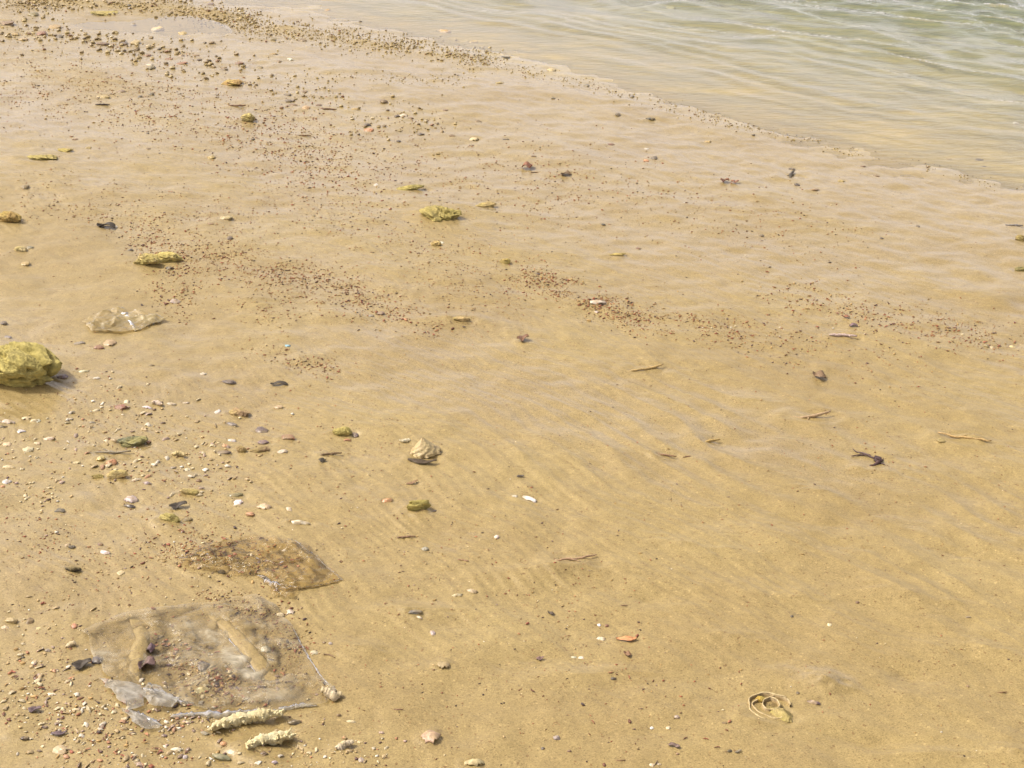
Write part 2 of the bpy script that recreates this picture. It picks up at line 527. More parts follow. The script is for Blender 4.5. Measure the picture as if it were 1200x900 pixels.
def rough_mesh(seed, w, dpt, hgt, sub=5, rough=0.28, pits=0.1, sink=0.2):
    """a crusted, pitted rock"""
    V, Fc = ico(sub)
    V = V.copy()
    r = np.random.default_rng(seed)
    for _ in range(7):
        n = r.normal(size=3); n /= np.linalg.norm(n)
        over = np.clip(V @ n - r.uniform(0.6, 0.9), 0, None)
        V = V - over[:, None] * n * 0.85
    f = 0
    a, s = 1.0, 1.9
    for k in range(5):
        f = f + a * noise3(V * s + seed * 1.7, seed + k * 11)
        a *= 0.62; s *= 2.1
    pit = np.clip(noise3(V * 4.2 + seed, seed + 90) - 0.12, 0, None) * -pits * 10
    V = V * (1 + rough * f + pit * 0.55)[:, None]
    V = V / np.abs(V).max(axis=0)
    V = V * np.array([w / 2, dpt / 2, hgt * 0.62])
    V[:, 2] += hgt * (0.5 - sink)
    return mesh_from('rock', V, Fc)

def chip_mesh(seed, w, dpt, hgt, n=14, rings=4, ridge=0.0, jag=0.25):
    """a curved thin plate with a broken outline (shell fragment, leaf of weed, flat flake)"""
    r = np.random.default_rng(seed)
    ang = np.linspace(0, 2 * math.pi, n, endpoint=False)
    rad = 1 + jag * (r.random(n) - 0.5) * 2
    top, bot = [(0, 0)], []
    for k in range(1, rings + 1):
        for i in range(n):
            q = k / rings
            top.append((math.cos(ang[i]) * rad[i] * q, math.sin(ang[i]) * rad[i] * q))
    P = np.array(top)
    q2 = (P ** 2).sum(1)
    z = hgt * (1 - 0.75 * np.clip(q2, 0, 1.3)) + ridge * hgt * np.sin(np.arctan2(P[:, 1], P[:, 0] + 0.9) * 9) * np.sqrt(q2)
    z = z + 0.25 * hgt * vnoise(P[:, 0] * 2 + seed, P[:, 1] * 2, seed)
    X = P[:, 0] * w / 2
    Y = P[:, 1] * dpt / 2
    Vt = np.stack([X, Y, z], 1)
    th = max(0.0007, 0.05 * w)
    Vb = Vt.copy(); Vb[:, 2] -= th
    V = np.vstack([Vt, Vb])
    nt_ = len(Vt)
    f = []
    for i in range(n):
        j = (i + 1) % n
        f.append((0, 1 + i, 1 + j)); f.append((nt_, nt_ + 1 + j, nt_ + 1 + i))
        for k in range(rings - 1):
            a, b = 1 + k * n + i, 1 + k * n + j
            c, d = a + n, b + n
            f.append((a, c, d, b)); f.append((nt_ + a, nt_ + b, nt_ + d, nt_ + c))
        a, b = 1 + (rings - 1) * n + i, 1 + (rings - 1) * n + j
        f.append((a, nt_ + a, nt_ + b, b))
    return mesh_from('chip', V, f)

def tube_arrays(path, radii, sides=7, seed=0, lump=0.0):
    path = np.array(path, float); radii = np.array(radii, float)
    n = len(path)
    T = np.gradient(path, axis=0); T /= np.linalg.norm(T, axis=1)[:, None] + 1e-12
    V, f = [], []
    for i in range(n):
        t = T[i]
        a = np.cross(t, (0, 0, 1.0))
        if np.linalg.norm(a) < 1e-3:
            a = np.cross(t, (1.0, 0, 0))
        a /= np.linalg.norm(a); b = np.cross(a, t)
        for k in range(sides):
            an = 2 * math.pi * k / sides
            V.append(path[i] + (a * math.cos(an) + b * math.sin(an)) * radii[i])
    V = np.array(V)
    if lump:
        rr = np.repeat(radii, sides)
        cc = np.repeat(path, sides, axis=0)
        sc = 1.0 / max(radii.max(), 1e-4)
        V = cc + (V - cc) * (1 + lump * noise3(V * sc * 1.3 + seed, seed) * 1.6 + lump * 0.7 * noise3(V * sc * 3.1 + seed, seed + 4))[:, None]
    for i in range(n - 1):
        for k in range(sides):
            k2 = (k + 1) % sides
            f.append((i * sides + k, i * sides + k2, (i + 1) * sides + k2, (i + 1) * sides + k))
    f.append(tuple(range(sides))[::-1]); f.append(tuple((n - 1) * sides + k for k in range(sides)))
    return V, f

def join(parts):
    V, f, o = [], [], 0
    for v, g in parts:
        V.append(np.asarray(v)); f += [tuple(i + o for i in q) for q in g]; o += len(v)
    return np.vstack(V), f

def twig_mesh(seed, w, thick, bend=0.15, side=1):
    r = np.random.default_rng(seed)
    n = 12
    s = np.linspace(-0.5, 0.5, n)
    y = bend * w * (0.5 - (2 * s) ** 2 * 0.5) * (1 if r.random() > 0.5 else -1) + 0.05 * w * np.cumsum(r.normal(size=n)) / 3
    z = thick * 0.45 + 0.03 * w * r.random(n)
    path = np.stack([s * w, y, z], 1)
    rad = thick / 2 * (0.55 + 0.6 * np.sin(np.linspace(0.35, 2.9, n))) * r.uniform(0.8, 1.2, n)
    parts = [tube_arrays(path, rad, 6, seed, 0.25)]
    for k in range(side):
        i = int(r.integers(3, 9))
        e = path[i] + np.array([r.normal() * 0.14 * w, r.choice([-1, 1]) * r.uniform(0.1, 0.22) * w, 0.001])
        pp = np.linspace(path[i], e, 5); pp[2, 0] += 0.02 * w
        parts.append(tube_arrays(pp, np.linspace(thick * 0.35, thick * 0.12, 5), 5, seed + k))
    V, f = join(parts)
    return mesh_from('twig', V, f)

def coral_mesh(seed, w, dpt, hgt, knobs=8, arch=0.0):
    """bleached coral: a lumpy bar with stubby finger-like knobs"""
    r = np.random.default_rng(seed)
    n = 46
    s = np.linspace(-0.5, 0.5, n)
    path = np.stack([s * w, dpt * 0.18 * np.sin(s * 5 + seed) + arch * w * (0.25 - s * s), np.full(n, hgt * 0.35)], 1)
    rad = hgt * 0.42 * np.sqrt(np.clip(1 - (2 * s) ** 2, 0.05, 1)) * (1 + 0.35 * r.random(n)) * (0.92 + 0.08 * np.sin(s * 23 + seed))
    parts = [tube_arrays(path, rad, 20, seed, 0.3)]
    for k in range(knobs):
        i = int(r.integers(2, n - 2))
        an = r.uniform(-1.3, 1.3) + (math.pi if r.random() < 0.35 and not arch else 0)
        L_ = r.uniform(0.5, 1.0) * hgt * (1.25 if arch else 0.75)
        d = np.array([math.sin(an) * 0.5, -math.cos(an) * 0.75, r.uniform(0.1, 0.7)])
        e = path[i] + d * L_
        m = 6
        pp = np.linspace(path[i], e, m)
        rr = hgt * (r.uniform(0.07, 0.15) if arch else r.uniform(0.16, 0.26)) * np.array([1.1, 1, 0.95, 0.9, 0.7, 0.25])
        parts.append(tube_arrays(pp, rr, 9, seed + k, 0.45))
    V, f = join(parts)
    V = V + 0.16 * hgt * np.stack([noise3(V / hgt * 2.6, seed + 50), noise3(V / hgt * 2.6 + 7, seed + 51), noise3(V / hgt * 2.6 + 3, seed + 52)], 1)
    return mesh_from('coral', V, f)

def cone_shell_mesh(seed, w, hgt):
    """top shell: a straight-sided spire with beaded spiral ribs and a knobbly lower edge"""
    n, rows_ = 72, 44
    V, f = [], []
    for j in range(rows_):
        q = j / (rows_ - 1)
        for i in range(n):
            a = 2 * math.pi * i / n
            u = q * 7.0 - i / n
            rib = 0.016 * (abs(math.sin(math.pi * u)) - 0.5) * (0.4 + q)
            bead = 0.035 * math.sin(a * 17 + q * 12) * max(0.0, math.sin(2 * math.pi * u)) * q
            edge = 0.07 * max(0, q - 0.85) / 0.15 * math.sin(a * 13)
            lump = 0.06 * math.sin(a * 2 + 1) * q
            r_ = (q * (1 + bead + edge + lump) + rib) * w / 2
            r_ *= 1 + 0.12 * math.sin(a * 1.0 + 2.2) * q + 0.05 * math.sin(a * 7.3 + q * 21) * q + 0.03 * rng.standard_normal() * q
            V.append((r_ * math.cos(a), r_ * math.sin(a) * 0.9, hgt * (1 - q) ** 0.96 + (0.1 * hgt if q < 0.97 else 0.0) + hgt * 0.02 * math.sin(a * 5)))
    for j in range(rows_ - 1):
        for i in range(n):
            k = (i + 1) % n
            f.append((j * n + i, (j + 1) * n + i, (j + 1) * n + k, j * n + k))
    b = (rows_ - 1) * n
    V.append((0, 0, 0.0)); f += [(b + (i + 1) % n, b + i, len(V) - 1) for i in range(n)]
    return mesh_from('cone_shell', V, f)

def blade_mesh(seed, w, dpt, thick=0.0012, curl=0.25):
    """a narrow curling leaf"""
    r = np.random.default_rng(seed)
    n, m = 14, 4
    V, f = [], []
    ph = r.random() * 6
    for s_ in (1, 0):
        for i in range(n):
            q = i / (n - 1)
            wd = dpt / 2 * math.sin(math.pi * min(max(q * 0.94 + 0.03, 0), 1)) ** 0.7 * (1 + 0.25 * math.sin(q * 9 + ph))
            cy = 0.16 * w * math.sin(q * 3 + ph)
            cz = curl * dpt * abs(math.sin(q * 4 + ph)) + 0.0012
            for k in range(m):
                v = k / (m - 1) * 2 - 1
                V.append(((q - 0.5) * w, cy + v * wd, cz + curl * dpt * 0.5 * v * v + thick * s_))
    o = n * m
    for i in range(n - 1):
        for k in range(m - 1):
            a = i * m + k
            f.append((a, a + m, a + m + 1, a + 1)); f.append((o + a, o + a + 1, o + a + m + 1, o + a + m))
        f.append((i * m, o + i * m, o + (i + 1) * m, (i + 1) * m))
        e = i * m + m - 1
        f.append((e, e + m, o + e + m, o + e))
    return mesh_from('blade', V, f)

# ------------------------------------------------------------------ single things: shape, name, category, place and size in the photo, colour, label
ITEMS = '''
stone|olive_stone|stone|38|17|16|11|olive|dark olive round stone in the puddle at the upper left
stone|pale_stone|stone|186|34|16|12|paleyellow|round pale yellow stone standing in the upper left puddle
stone|pale_stone|stone|214|39|12|7|yellow|yellow stone just right of the round pale stone in the puddle
bed|sand_crusted_rock|rock|125|15|38|7|yellow|long low yellow rock lying along the puddle
stone|dark_pebble|pebble|151|6|6|4|black|tiny black pebble on the shingle behind the puddle
stone|grey_stone|stone|247|5|11|5|grey|grey stone on the shingle at the top edge
stone|brown_stone|stone|9|27|18|9|brown|brown stone at the left edge left of the olive stone
stone|brown_stone|stone|19|40|12|7|ochre|ochre stone below the brown one at the upper left edge
stone|red_stone|stone|50|39|14|9|red|reddish stone in the cluster below the olive stone
stone|brown_stone|stone|64|32|19|8|ochre|broad ochre stone above the reddish one in the upper left cluster
stone|dark_pebble|pebble|70|43|11|6|dark|dark pebble at the lower right of the upper left stone cluster
flat|flat_stone|stone|27|46|13|5|tan|flat tan stone below the upper left stone cluster
flat|flat_stone|stone|120|51|19|6|brown|long flat brown stone leftmost in the row before the puddle
stone|dark_pebble|pebble|144|51|14|6|dark|dark grey stone second in the row before the puddle
stone|yellow_stone|stone|158|50|14|8|yellow|yellow stone next to the dark grey one before the puddle
flat|flat_stone|stone|175|54|13|5|ochre|flat ochre stone ending the row before the puddle
stone|dark_pebble|pebble|187|57|6|4|black|small black pebble right of the row before the puddle
stone|red_stone|stone|172|65|10|5|redbrown|red-brown stone under the row of stones before the puddle
flat|flat_stone|stone|198|69|12|4|redbrown|thin red-brown stone left in the patch of brown stones
flat|flat_stone|stone|213|74|16|4|red|wide reddish flat stone lowest in the patch of brown stones
flat|flat_stone|stone|212|65|10|4|brown|brown flat stone highest in the patch of brown stones
flat|flat_stone|stone|229|65|10|4|brown|brown flat stone at the right of the patch of brown stones
stone|dark_pebble|pebble|233|70|8|4|dark|dark pebble inside the patch of brown stones
stone|brown_stone|stone|248|50|7|6|brown|small brown stone alone in the wet film right of the puddle
stone|dark_pebble|pebble|240|50|5|4|black|tiny black pebble touching the small brown stone
flat|flat_stone|stone|280|74|14|5|redbrown|red-brown flat stone in shallow film right of the brown patch
flat|flat_stone|stone|262|81|12|5|brown|brown flat stone just below the red-brown one in the film
stone|dark_stone|stone|178|79|11|7|olive|dark stone with a pale shell chip on top
chip|shell_chip|shell|175|76|8|4|cream|cream shell chip lying on the dark stone below the puddle
bed|sand_crusted_rock|rock|272|97|26|10|ochre|low crumbly ochre rock below the wet film at upper left
flat|flat_stone|stone|121|113|20|5|ochre|flat ochre stone left of two small dark pebbles
flat|flat_stone|stone|142|107|11|5|brown|brown flat stone above the two small dark pebbles
stone|dark_pebble|pebble|164|113|7|4|black|flat black pebble left of the pointed one
stone|dark_pebble|pebble|177|110|8|7|dark|pointed dark pebble standing up on the grey wet sand
twig|black_twig|twig|120|123|16|4|black|short straight black twig on the grey wet sand
twig|dark_twig|twig|278|124|20|5|brown|dark brown twig above the yellow lump
rough|yellow_lump|rock|290|139|19|12|yellow|bright yellow rock lump with a dark right side
stone|dark_pebble|pebble|296|163|6|4|dark|dark pebble below the bright yellow lump
bed|sand_crusted_rock|rock|47|185|44|13|rock|long low yellow-green rock sunk in the sand at left
bed|sand_crusted_rock|rock|76|176|21|7|ochre|brownish spur of rock at the end of the long low rock
stone|brown_stone|stone|29|219|12|10|olive|olive brown stone between the two low rocks at the left edge
stone|yellow_stone|stone|248|184|10|7|ochre|small ochre stone alone on the grey flat
flat|brown_pebble|pebble|103|173|8|4|ochre|ochre pebble right of the low yellow-green rock
flat|brown_pebble|pebble|88|163|8|3|brown|brown pebble above the low yellow-green rock
stone|dark_pebble|pebble|173|156|5|3|dark|tiny dark pebble right of the brown pebble pair
flat|dark_pebble|pebble|174|174|6|3|brown|small brown chip above the small ochre stone
stone|brown_stone|stone|320|46|8|5|olive|left one of two brown stones on the shingle spit
stone|brown_stone|stone|355|47|12|6|brown|right one of two brown stones on the shingle spit
stone|yellow_stone|stone|321|63|12|5|ochre|ochre stone in the film below the shingle spit
stone|brown_pebble|pebble|327|72|6|4|brown|brown pebble beneath the ochre stone in the film
chip|shell_chip|shell|340|69|8|6|cream|cream shell chip with a dark edge beside the brown pebble
flat|dark_pebble|pebble|304|79|10|4|olive|olive flat pebble left of the ochre stone in the film
stone|yellow_stone|stone|383|12|9|4|ochre|small ochre stone at the thin edge of the sea
stone|dark_pebble|pebble|422|25|5|3|dark|tiny dark pebble washed by the sea edge
stone|brown_stone|stone|521|37|16|7|ochre|brown stone standing in the shallow water
stone|yellow_stone|stone|555|49|12|5|yellow|yellow stone in the water right of the brown one
flat|dark_stone|stone|592|67|13|4|dark|flat dark stone at the water's edge
stone|dark_stone|stone|450|119|11|9|brown|dark brown stone above the black and cream trio
stone|dark_pebble|pebble|465|136|7|5|black|black pebble left of the trio with a cream chip
chip|shell_chip|shell|472|135|11|6|cream|cream chip between the black and the brown pebble
flat|brown_pebble|pebble|481|138|8|4|brown|brown pebble at the right of the black and cream trio
stone|dark_stone|stone|430|146|10|6|dark|dark stone leaning on an orange-brown one
stone|orange_stone|stone|432|152|14|7|orange|orange-brown stone under the dark one
flat|dark_stone|stone|493|157|10|5|dark|dark oval stone on the wet sand
stone|dark_pebble|pebble|467|165|6|7|dark|little dark three-cornered pebble standing upright
flat|brown_pebble|pebble|467|153|9|3|ochre|thin ochre pebble above the three-cornered one
chip|shell_chip|shell|555|163|13|6|paleyellow|pale yellow chip right of the dark oval stone
flat|brown_pebble|pebble|560|142|10|4|brown|brown flat pebble above the pale yellow chip
flat|brown_pebble|pebble|522|129|8|3|brown|brown flat pebble on the yellow sand bar edge
flat|dark_pebble|pebble|530|159|9|4|brown|brown pebble between dark oval stone and pale chip
flat|dark_pebble|pebble|593|163|10|3|dark|thin dark pebble right of the pale yellow chip
flat|dark_pebble|pebble|337|111|11|4|dark|upper dark flat stone in the group of four
flat|dark_stone|stone|338|118|12|5|dark|darkest flat stone in the group of four
flat|flat_stone|stone|343|123|13|4|brown|lowest brown stone in the group of four
flat|flat_stone|stone|357|107|10|4|brown|brown stone at the upper right of the group of four
flat|flat_stone|stone|373|123|10|5|brown|brown flat stone right of the group of four
flat|brown_stone|stone|358|126|12|6|ochre|ochre stone between the group of four and the twig
twig|brown_twig|twig|386|128|16|4|brown|short brown twig right of the ochre stone
flat|flat_stone|stone|415|128|13|4|ochre|flat ochre sliver left of the dark and orange pair
twig|brown_twig|twig|357|159|15|4|brown|brown twig lying alone on the grey flat
chip|shell_chip|shell|440|216|6|4|white|single bright white chip on the grey flat
bed|sand_crusted_rock|rock|478|220|42|9|rockpale|low yellow crust above the rough yellow mound
flat|brown_stone|stone|586|97|13|6|ochre|ochre brown stone on the bar below the shore shingle
stone|yellow_rock|rock|786|9|12|6|yellow|yellow rock breaking the water surface
chip|shell_chip|shell|646|82|12|6|paleyellow|pale yellow chip in the shingle at the water's edge
stone|dark_pebble|pebble|740|113|7|5|grey|grey pebble in the shingle line near the water
stone|dark_pebble|pebble|648|115|6|4|dark|dark pebble on the sand bar below the shingle
flat|brown_pebble|pebble|687|100|9|4|grey|grey flat pebble on the shingle line
stone|dark_pebble|pebble|724|134|8|5|dark|upper left one of two dark pebbles on the yellow bar
flat|dark_stone|stone|762|139|12|5|black|black oval stone on the yellow sand bar
flat|red_pebble|pebble|716|169|10|4|redbrown|red-brown pebble above the black and red pair
stone|dark_stone|stone|767|185|9|6|dark|dark stone right of a small reddish one
stone|red_pebble|pebble|757|188|7|5|orange|small reddish pebble touching the dark stone
chip|shell_chip|shell|757|174|5|4|white|white chip above the dark and reddish pair
leaf|seaweed_scrap|seaweed|618|197|13|7|redbrown|dark red seaweed clump with a trailing tail
twig|seaweed_tail|seaweed|628|202|12|4|brown|thin tail trailing right from the red seaweed clump
leaf|seaweed_scrap|seaweed|663|205|11|5|brown|brown seaweed scrap right of the clump with a tail
leaf|seaweed_scrap|seaweed|849|213|10|5|redbrown|left half of a pair of joined red-brown scraps
leaf|seaweed_scrap|seaweed|861|214|9|4|red|right half of a pair of joined red-brown scraps
chip|shell_chip|shell|829|166|10|4|yellow|yellow chip at the right end of the sand bar
stone|dark_pebble|pebble|883|158|5|4|black|tiny black pebble at the shingle line's right end
flat|red_pebble|pebble|625|183|8|3|brown|brown pebble above the red seaweed clump
stone|dark_pebble|pebble|928|198|9|5|dark|uppermost of three dark bits in a column
twig|upright_twig|twig|929|206|30|9|dark|pale and dark bent twig between two dark bits|yaw=80
stone|dark_pebble|pebble|934|216|8|6|black|black three-cornered pebble lowest in the column
flat|brown_stone|stone|954|222|13|4|brown|brown flat stone right of the black three-cornered pebble
stone|yellow_stone|stone|986|212|11|5|ochre|ochre lump alone right of the column of bits
flat|brown_pebble|pebble|1027|206|9|3|brown|brown flat pebble right of the ochre lump
flat|brown_pebble|pebble|1011|195|9|3|brown|brown sliver above the ochre lump near the shore
flat|dark_stone|stone|1147|187|13|4|dark|dark oval leaf-shaped stone near the water at right
twig|dark_twig|twig|1155|195|9|4|dark|short dark twig below the oval stone near the water
flat|brown_pebble|pebble|1112|186|9|3|ochre|ochre pebble left of the dark oval stone
chip|shell_chip|shell|1190|144|9|4|white|white chip in the shallow water at right edge
rough|low_rock|rock|12|256|38|17|ochre|rounded ochre rock cut by the left edge
leaf|black_scrap|litter|124|266|21|7|black|black rag-like scrap with a small white tip
chip|shell_chip|shell|136|265|4|4|white|tiny white chip at the end of the black scrap
rough|yellow_lump|rock|24|293|17|8|paleyellow|pale yellow lump beside a small dark stone at left
stone|dark_stone|stone|35|290|10|5|grey|small dark stone against the pale yellow lump
stone|brown_stone|stone|30|309|13|7|ochre|ochre brown stone below the pale yellow lump
rough|crumbled_rock|rock|172|306|36|15|rockpale|left lump of the crumbled yellow rock with holes
rough|crumbled_rock|rock|199|303|38|15|yellow|right lump of the crumbled yellow rock with holes
stone|dark_stone|stone|198|314|10|7|dark|dark stone at the foot of the crumbled yellow rock
stone|dark_pebble|pebble|153|293|7|5|dark|dark pebble up left of the crumbled yellow rock
stone|yellow_stone|stone|265|255|19|7|rockpale|low yellow stone on the grey flat
stone|dark_pebble|pebble|269|279|8|6|dark|dark pebble below the low yellow stone
flat|brown_pebble|pebble|247|262|9|3|redbrown|red-brown sliver beside the low yellow stone
chip|shell_chip|shell|205|353|14|7|lilac|lilac grey shell piece among the red flecks
stone|red_stone|stone|116|407|15|7|red|dark red stone touching a striped shell
chip|striped_shell|shell|128|401|16|11|tan|brown striped shell above the dark red stone
flat|grey_stone|stone|93|402|15|5|grey|flat dark grey stone left of the red stone
stone|dark_stone|stone|4|379|10|7|dark|dark stone at left edge above the big rock
flat|grey_stone|stone|9|395|12|5|grey|grey flat stone right above the big rock
stone|dark_stone|stone|73|441|15|9|purple|dark purple stone wedged against the big rock
flat|dark_pebble|pebble|178|428|8|3|black|black flat pebble below the thin plastic piece
flat|purple_stone|stone|268|447|22|8|purple|flat purple stone between the big rock and the oval leaf
chip|shell_chip|shell|238|438|9|5|white|white chip up left of the flat purple stone
chip|shell_chip|shell|113|443|11|5|cream|cream chip right of the big rock
chip|shell_chip|shell|97|435|15|4|cream|long cream chip at the right foot of the big rock
bed|yellow_mound|rock|517|250|56|26|rockpale|rough yellow rock mound in the upper middle
bed|sand_crusted_rock|rock|566|241|34|9|yellow|low yellow rock right of the rough yellow mound
rough|yellow_lump|rock|511|286|13|8|rockpale|small yellow lump below the rough mound
chip|shell_chip|shell|517|284|7|4|white|white chip on the small yellow lump
rough|yellow_lump|rock|592|307|14|9|yellow|yellow lump down right of the rough mound
stone|dark_pebble|pebble|367|253|7|4|olive|olive pebble left of the rough yellow mound
bed|sand_crusted_rock|rock|541|374|26|8|rockpale|crumbly crest of the low sand mound in the middle
chip|blue_plastic_scrap|litter|337|405|9|4|blue|pale blue plastic scrap on the sand
stone|purple_stone|stone|446|367|11|6|purple|purple stone at the end of the fleck band
flat|dark_pebble|pebble|435|370|9|4|grey|grey pebble left of the purple stone
leaf|oval_leaf|leaf|327|451|20|6|black|black oval leaf right of the flat purple stone
stone|dark_pebble|pebble|707|263|7|4|black|black pebble alone in the upper middle right
stone|red_pebble|pebble|748|291|7|4|redbrown|red-brown pebble down right of the black one
stone|dark_pebble|pebble|892|276|7|4|dark|dark pebble alone right of centre
flat|dark_pebble|pebble|630|321|7|3|dark|dark green flat pebble above the fleck band
bed|sand_crusted_rock|rock|724|298|22|5|yellow|thin yellow crust beside the red-brown pebble
chip|foam_scrap|litter|699|354|24|7|white|flat white scrap inside the fleck band
chip|shell_chip|shell|699|365|6|3|white|white chip just below the flat white scrap
leaf|seaweed_scrap|seaweed|613|398|14|8|redbrown|spiky red-brown seaweed scrap above centre
twig|brown_twig|twig|757|431|42|4|ochre|long thin ochre twig right of centre
twig|pale_stick|twig|988|394|32|6|lilac|pale grey driftwood stick right of centre
stone|yellow_stone|stone|1155|405|9|7|olive|olive stone with a yellow chip against it
chip|shell_chip|shell|1162|407|7|5|paleyellow|yellow chip touching the olive stone
chip|shell_chip|shell|1186|406|9|4|paleyellow|pale yellow chip right of the olive stone
rough|brown_rock|rock|1195|280|15|9|brown|upper brown rock at the right edge
rough|brown_rock|rock|1195|316|16|9|olive|lower brown rock at the right edge
twig|dark_twig|twig|1188|264|20|4|grey|grey twig above the upper brown rock
stone|dark_pebble|pebble|1076|265|5|4|dark|dark pebble left of the grey twig
flat|dark_pebble|pebble|1033|279|6|3|dark|dark flat pebble on the fine ripples
leaf|seaweed_scrap|seaweed|1000|382|10|4|purple|dark scrap just above the driftwood stick
leaf|seaweed_scrap|seaweed|991|372|8|4|redbrown|red-brown scrap above the dark one near the driftwood
leaf|seaweed_scrap|seaweed|960|441|16|9|brown|brown seaweed tuft below the driftwood stick
stone|red_stone|stone|142|477|18|9|red|smooth pinkish red stone on the sand
chip|shell_chip|shell|148|470|7|7|cream|pointed cream shell touching the pinkish red stone
coral|coral_bit|coral|185|473|15|9|cream|branching cream coral bit right of the red stone
chip|shell_chip|shell|172|477|12|4|white|white sliver left of the branching coral bit
chip|shell_chip|shell|200|473|12|5|cream|cream sliver right of the branching coral bit
chip|shell_chip|shell|217|472|10|3|cream|small cream sliver farthest right of the coral bit
chip|shell_chip|shell|255|482|9|8|white|white shell left of the tan seaweed heap
bed|tan_heap|seaweed|281|483|28|14|tan|tan heap of tangled pieces beside a white shell
flat|grey_stone|stone|271|497|17|5|grey|grey flat stone under the tan heap
bed|green_rag|litter|155|518|38|18|green|crumpled grey-green rag-like leaf
twig|grey_twig|twig|128|531|50|4|grey|long grey twig below the crumpled green rag
stone|greenish_stone|stone|118|537|13|10|rockpale|yellow-green lump under the long grey twig
stone|orange_stone|stone|131|541|15|11|orange|orange pink stone beside the yellow-green lump
coral|coral_bit|coral|210|533|17|10|paleyellow|knobbly pale coral bit right of the green rag
flat|purple_stone|stone|262|530|21|6|purple|flat purple brown stone below a red chip
stone|red_pebble|pebble|263|522|9|6|orange|small orange-red chip on the purple brown stone
rough|greenish_stone|rock|283|528|14|10|tan|tan green lump right of the purple brown stone
chip|shell_chip|shell|271|516|11|5|white|white shell above the orange-red chip
stone|grey_stone|stone|203|548|9|5|grey|grey stone below the knobbly coral bit
stone|brown_stone|stone|233|563|8|6|redbrown|small dark red-brown stone under a white shell pair
chip|white_shell|shell|241|550|9|5|white|glossy white shell right of a brown chip cluster
chip|shell_chip|shell|219|550|9|5|cream|cream chip left of the glossy white shell
chip|white_shell|shell|6|564|13|8|white|big white oval shell at the left edge
stone|red_pebble|pebble|3|570|7|4|orange|orange-red pebble under the white oval shell
rough|yellow_lump|rock|138|557|26|13|paleyellow|tall pale yellow lump above the black mussel
rough|yellow_lump|rock|115|559|18|7|yellow|left yellow lump beside the tall pale one
chip|shell_chip|shell|160|562|14|5|cream|cream shell right of the tall pale lump
chip|pink_shell|shell|172|566|12|5|lilac|pinkish shell farthest right of the yellow lumps
chip|grey_shell|shell|154|584|18|10|lilac|ribbed grey white shell above its black half
stone|black_mussel|shell|151|593|18|7|black|black mussel shell below a ribbed grey one
flat|blue_mussel|shell|70|598|14|7|navy|dark blue mussel shell alone at the left
leaf|seaweed_scrap|seaweed|209|593|20|9|black|black curly seaweed scrap left of the white shell
chip|white_shell|shell|279|588|13|9|white|smooth white shell below a grey-green stone
flat|greenish_stone|stone|276|580|22|7|olive|grey-green flat stone above the smooth white shell
stone|orange_stone|stone|294|602|14|8|orange|orange tan lump right of the smooth white shell
rough|yellow_lump|rock|200|608|30|12|rockpale|yellow crusted lump below the black curly scrap
stone|greenish_stone|stone|220|608|12|8|olive|olive stone at the right end of the crusted lump
rough|yellow_lump|rock|222|577|24|8|yellow|yellow lump above the black curly scrap
chip|shell_chip|shell|79|638|9|7|tan|tan shell leaning over a black stone
stone|dark_pebble|pebble|84|641|10|6|black|black stone under the tan shell
chip|shell_chip|shell|123|647|15|6|white|white shell piece in a row of red flecks
stone|brown_stone|stone|118|638|8|6|brown|brown stone above the white shell piece
coral|black_cluster|shell|86|667|19|9|black|black knobbly cluster of small mussels
chip|shell_chip|shell|141|670|10|8|paleyellow|pale yellow shell right of the black cluster
stone|grey_stone|stone|260|670|12|7|navy|blue-black stone left of the brown plastic
stone|dark_pebble|pebble|3|500|9|4|black|black sliver under cream shells at the left edge
flat|grey_stone|stone|108|495|10|4|grey|grey flat stone up left of the green rag
stone|greenish_stone|stone|79|495|9|6|olive|olive pebble with a pale top
chip|shell_chip|shell|82|491|8|4|cream|cream chip on the olive pebble
chip|shell_chip|shell|9|494|17|7|cream|large cream shell at left edge below the big rock
chip|shell_chip|shell|30|490|12|5|paleyellow|pale yellow shell second from the left edge
chip|shell_chip|shell|44|493|8|6|white|small white shell at right of the cream row
chip|shell_chip|shell|24|505|11|6|white|white shell below the cream row
chip|shell_chip|shell|33|526|14|8|cream|thick cream shell in the second cream cluster
chip|shell_chip|shell|43|519|10|5|paleyellow|pale shell above the thick cream one
chip|shell_chip|shell|57|514|16|6|cream|long cream shell at the top of the second cluster
chip|shell_chip|shell|8|520|12|6|paleyellow|pale shell at the left edge beside the second cluster
chip|shell_chip|shell|10|547|16|5|paleyellow|pale yellow shell above the big white oval
chip|shell_chip|shell|90|542|12|4|paleyellow|pale sliver left of the yellow-green lump
flat|purple_stone|stone|307|503|18|11|purple|thick purple stone with a shiny top
flat|purple_stone|stone|338|512|20|10|redbrown|brown purple stone right of the thick purple one
flat|dark_stone|stone|309|518|17|8|purple|dark purple shell beneath the thick purple stone
bed|tan_heap|shell|305|527|26|9|tan|tan crust of pieces below the purple stones
chip|shell_chip|shell|331|529|14|6|cream|cream shell at the right of the tan crust
rough|green_rock|rock|402|507|26|13|rock|yellow-green wedge-shaped rock beside a purple stone
stone|purple_stone|stone|416|509|9|10|purple|purple stone against the yellow-green wedge
chip|shell_chip|shell|407|515|10|5|orange|orange tan chip in front of the green wedge
flat|greenish_stone|stone|326|477|13|6|tan|tan green flat stone above the purple stones
coral|coral_bit|coral|475|517|13|7|white|white coral bit left of the cone shell
cone|cone_shell|shell|497|526|33|26|conetan|cream cone-shaped sea shell with a pointed top
leaf|seaweed_scrap|seaweed|495|540|34|7|dark|dark seaweed lying under the cone shell
leaf|seaweed_scrap|seaweed|378|540|9|5|black|small black curled leaf left of the cone shell
twig|brown_twig|twig|388|533|26|4|brown|thin branching twig above the black curled leaf
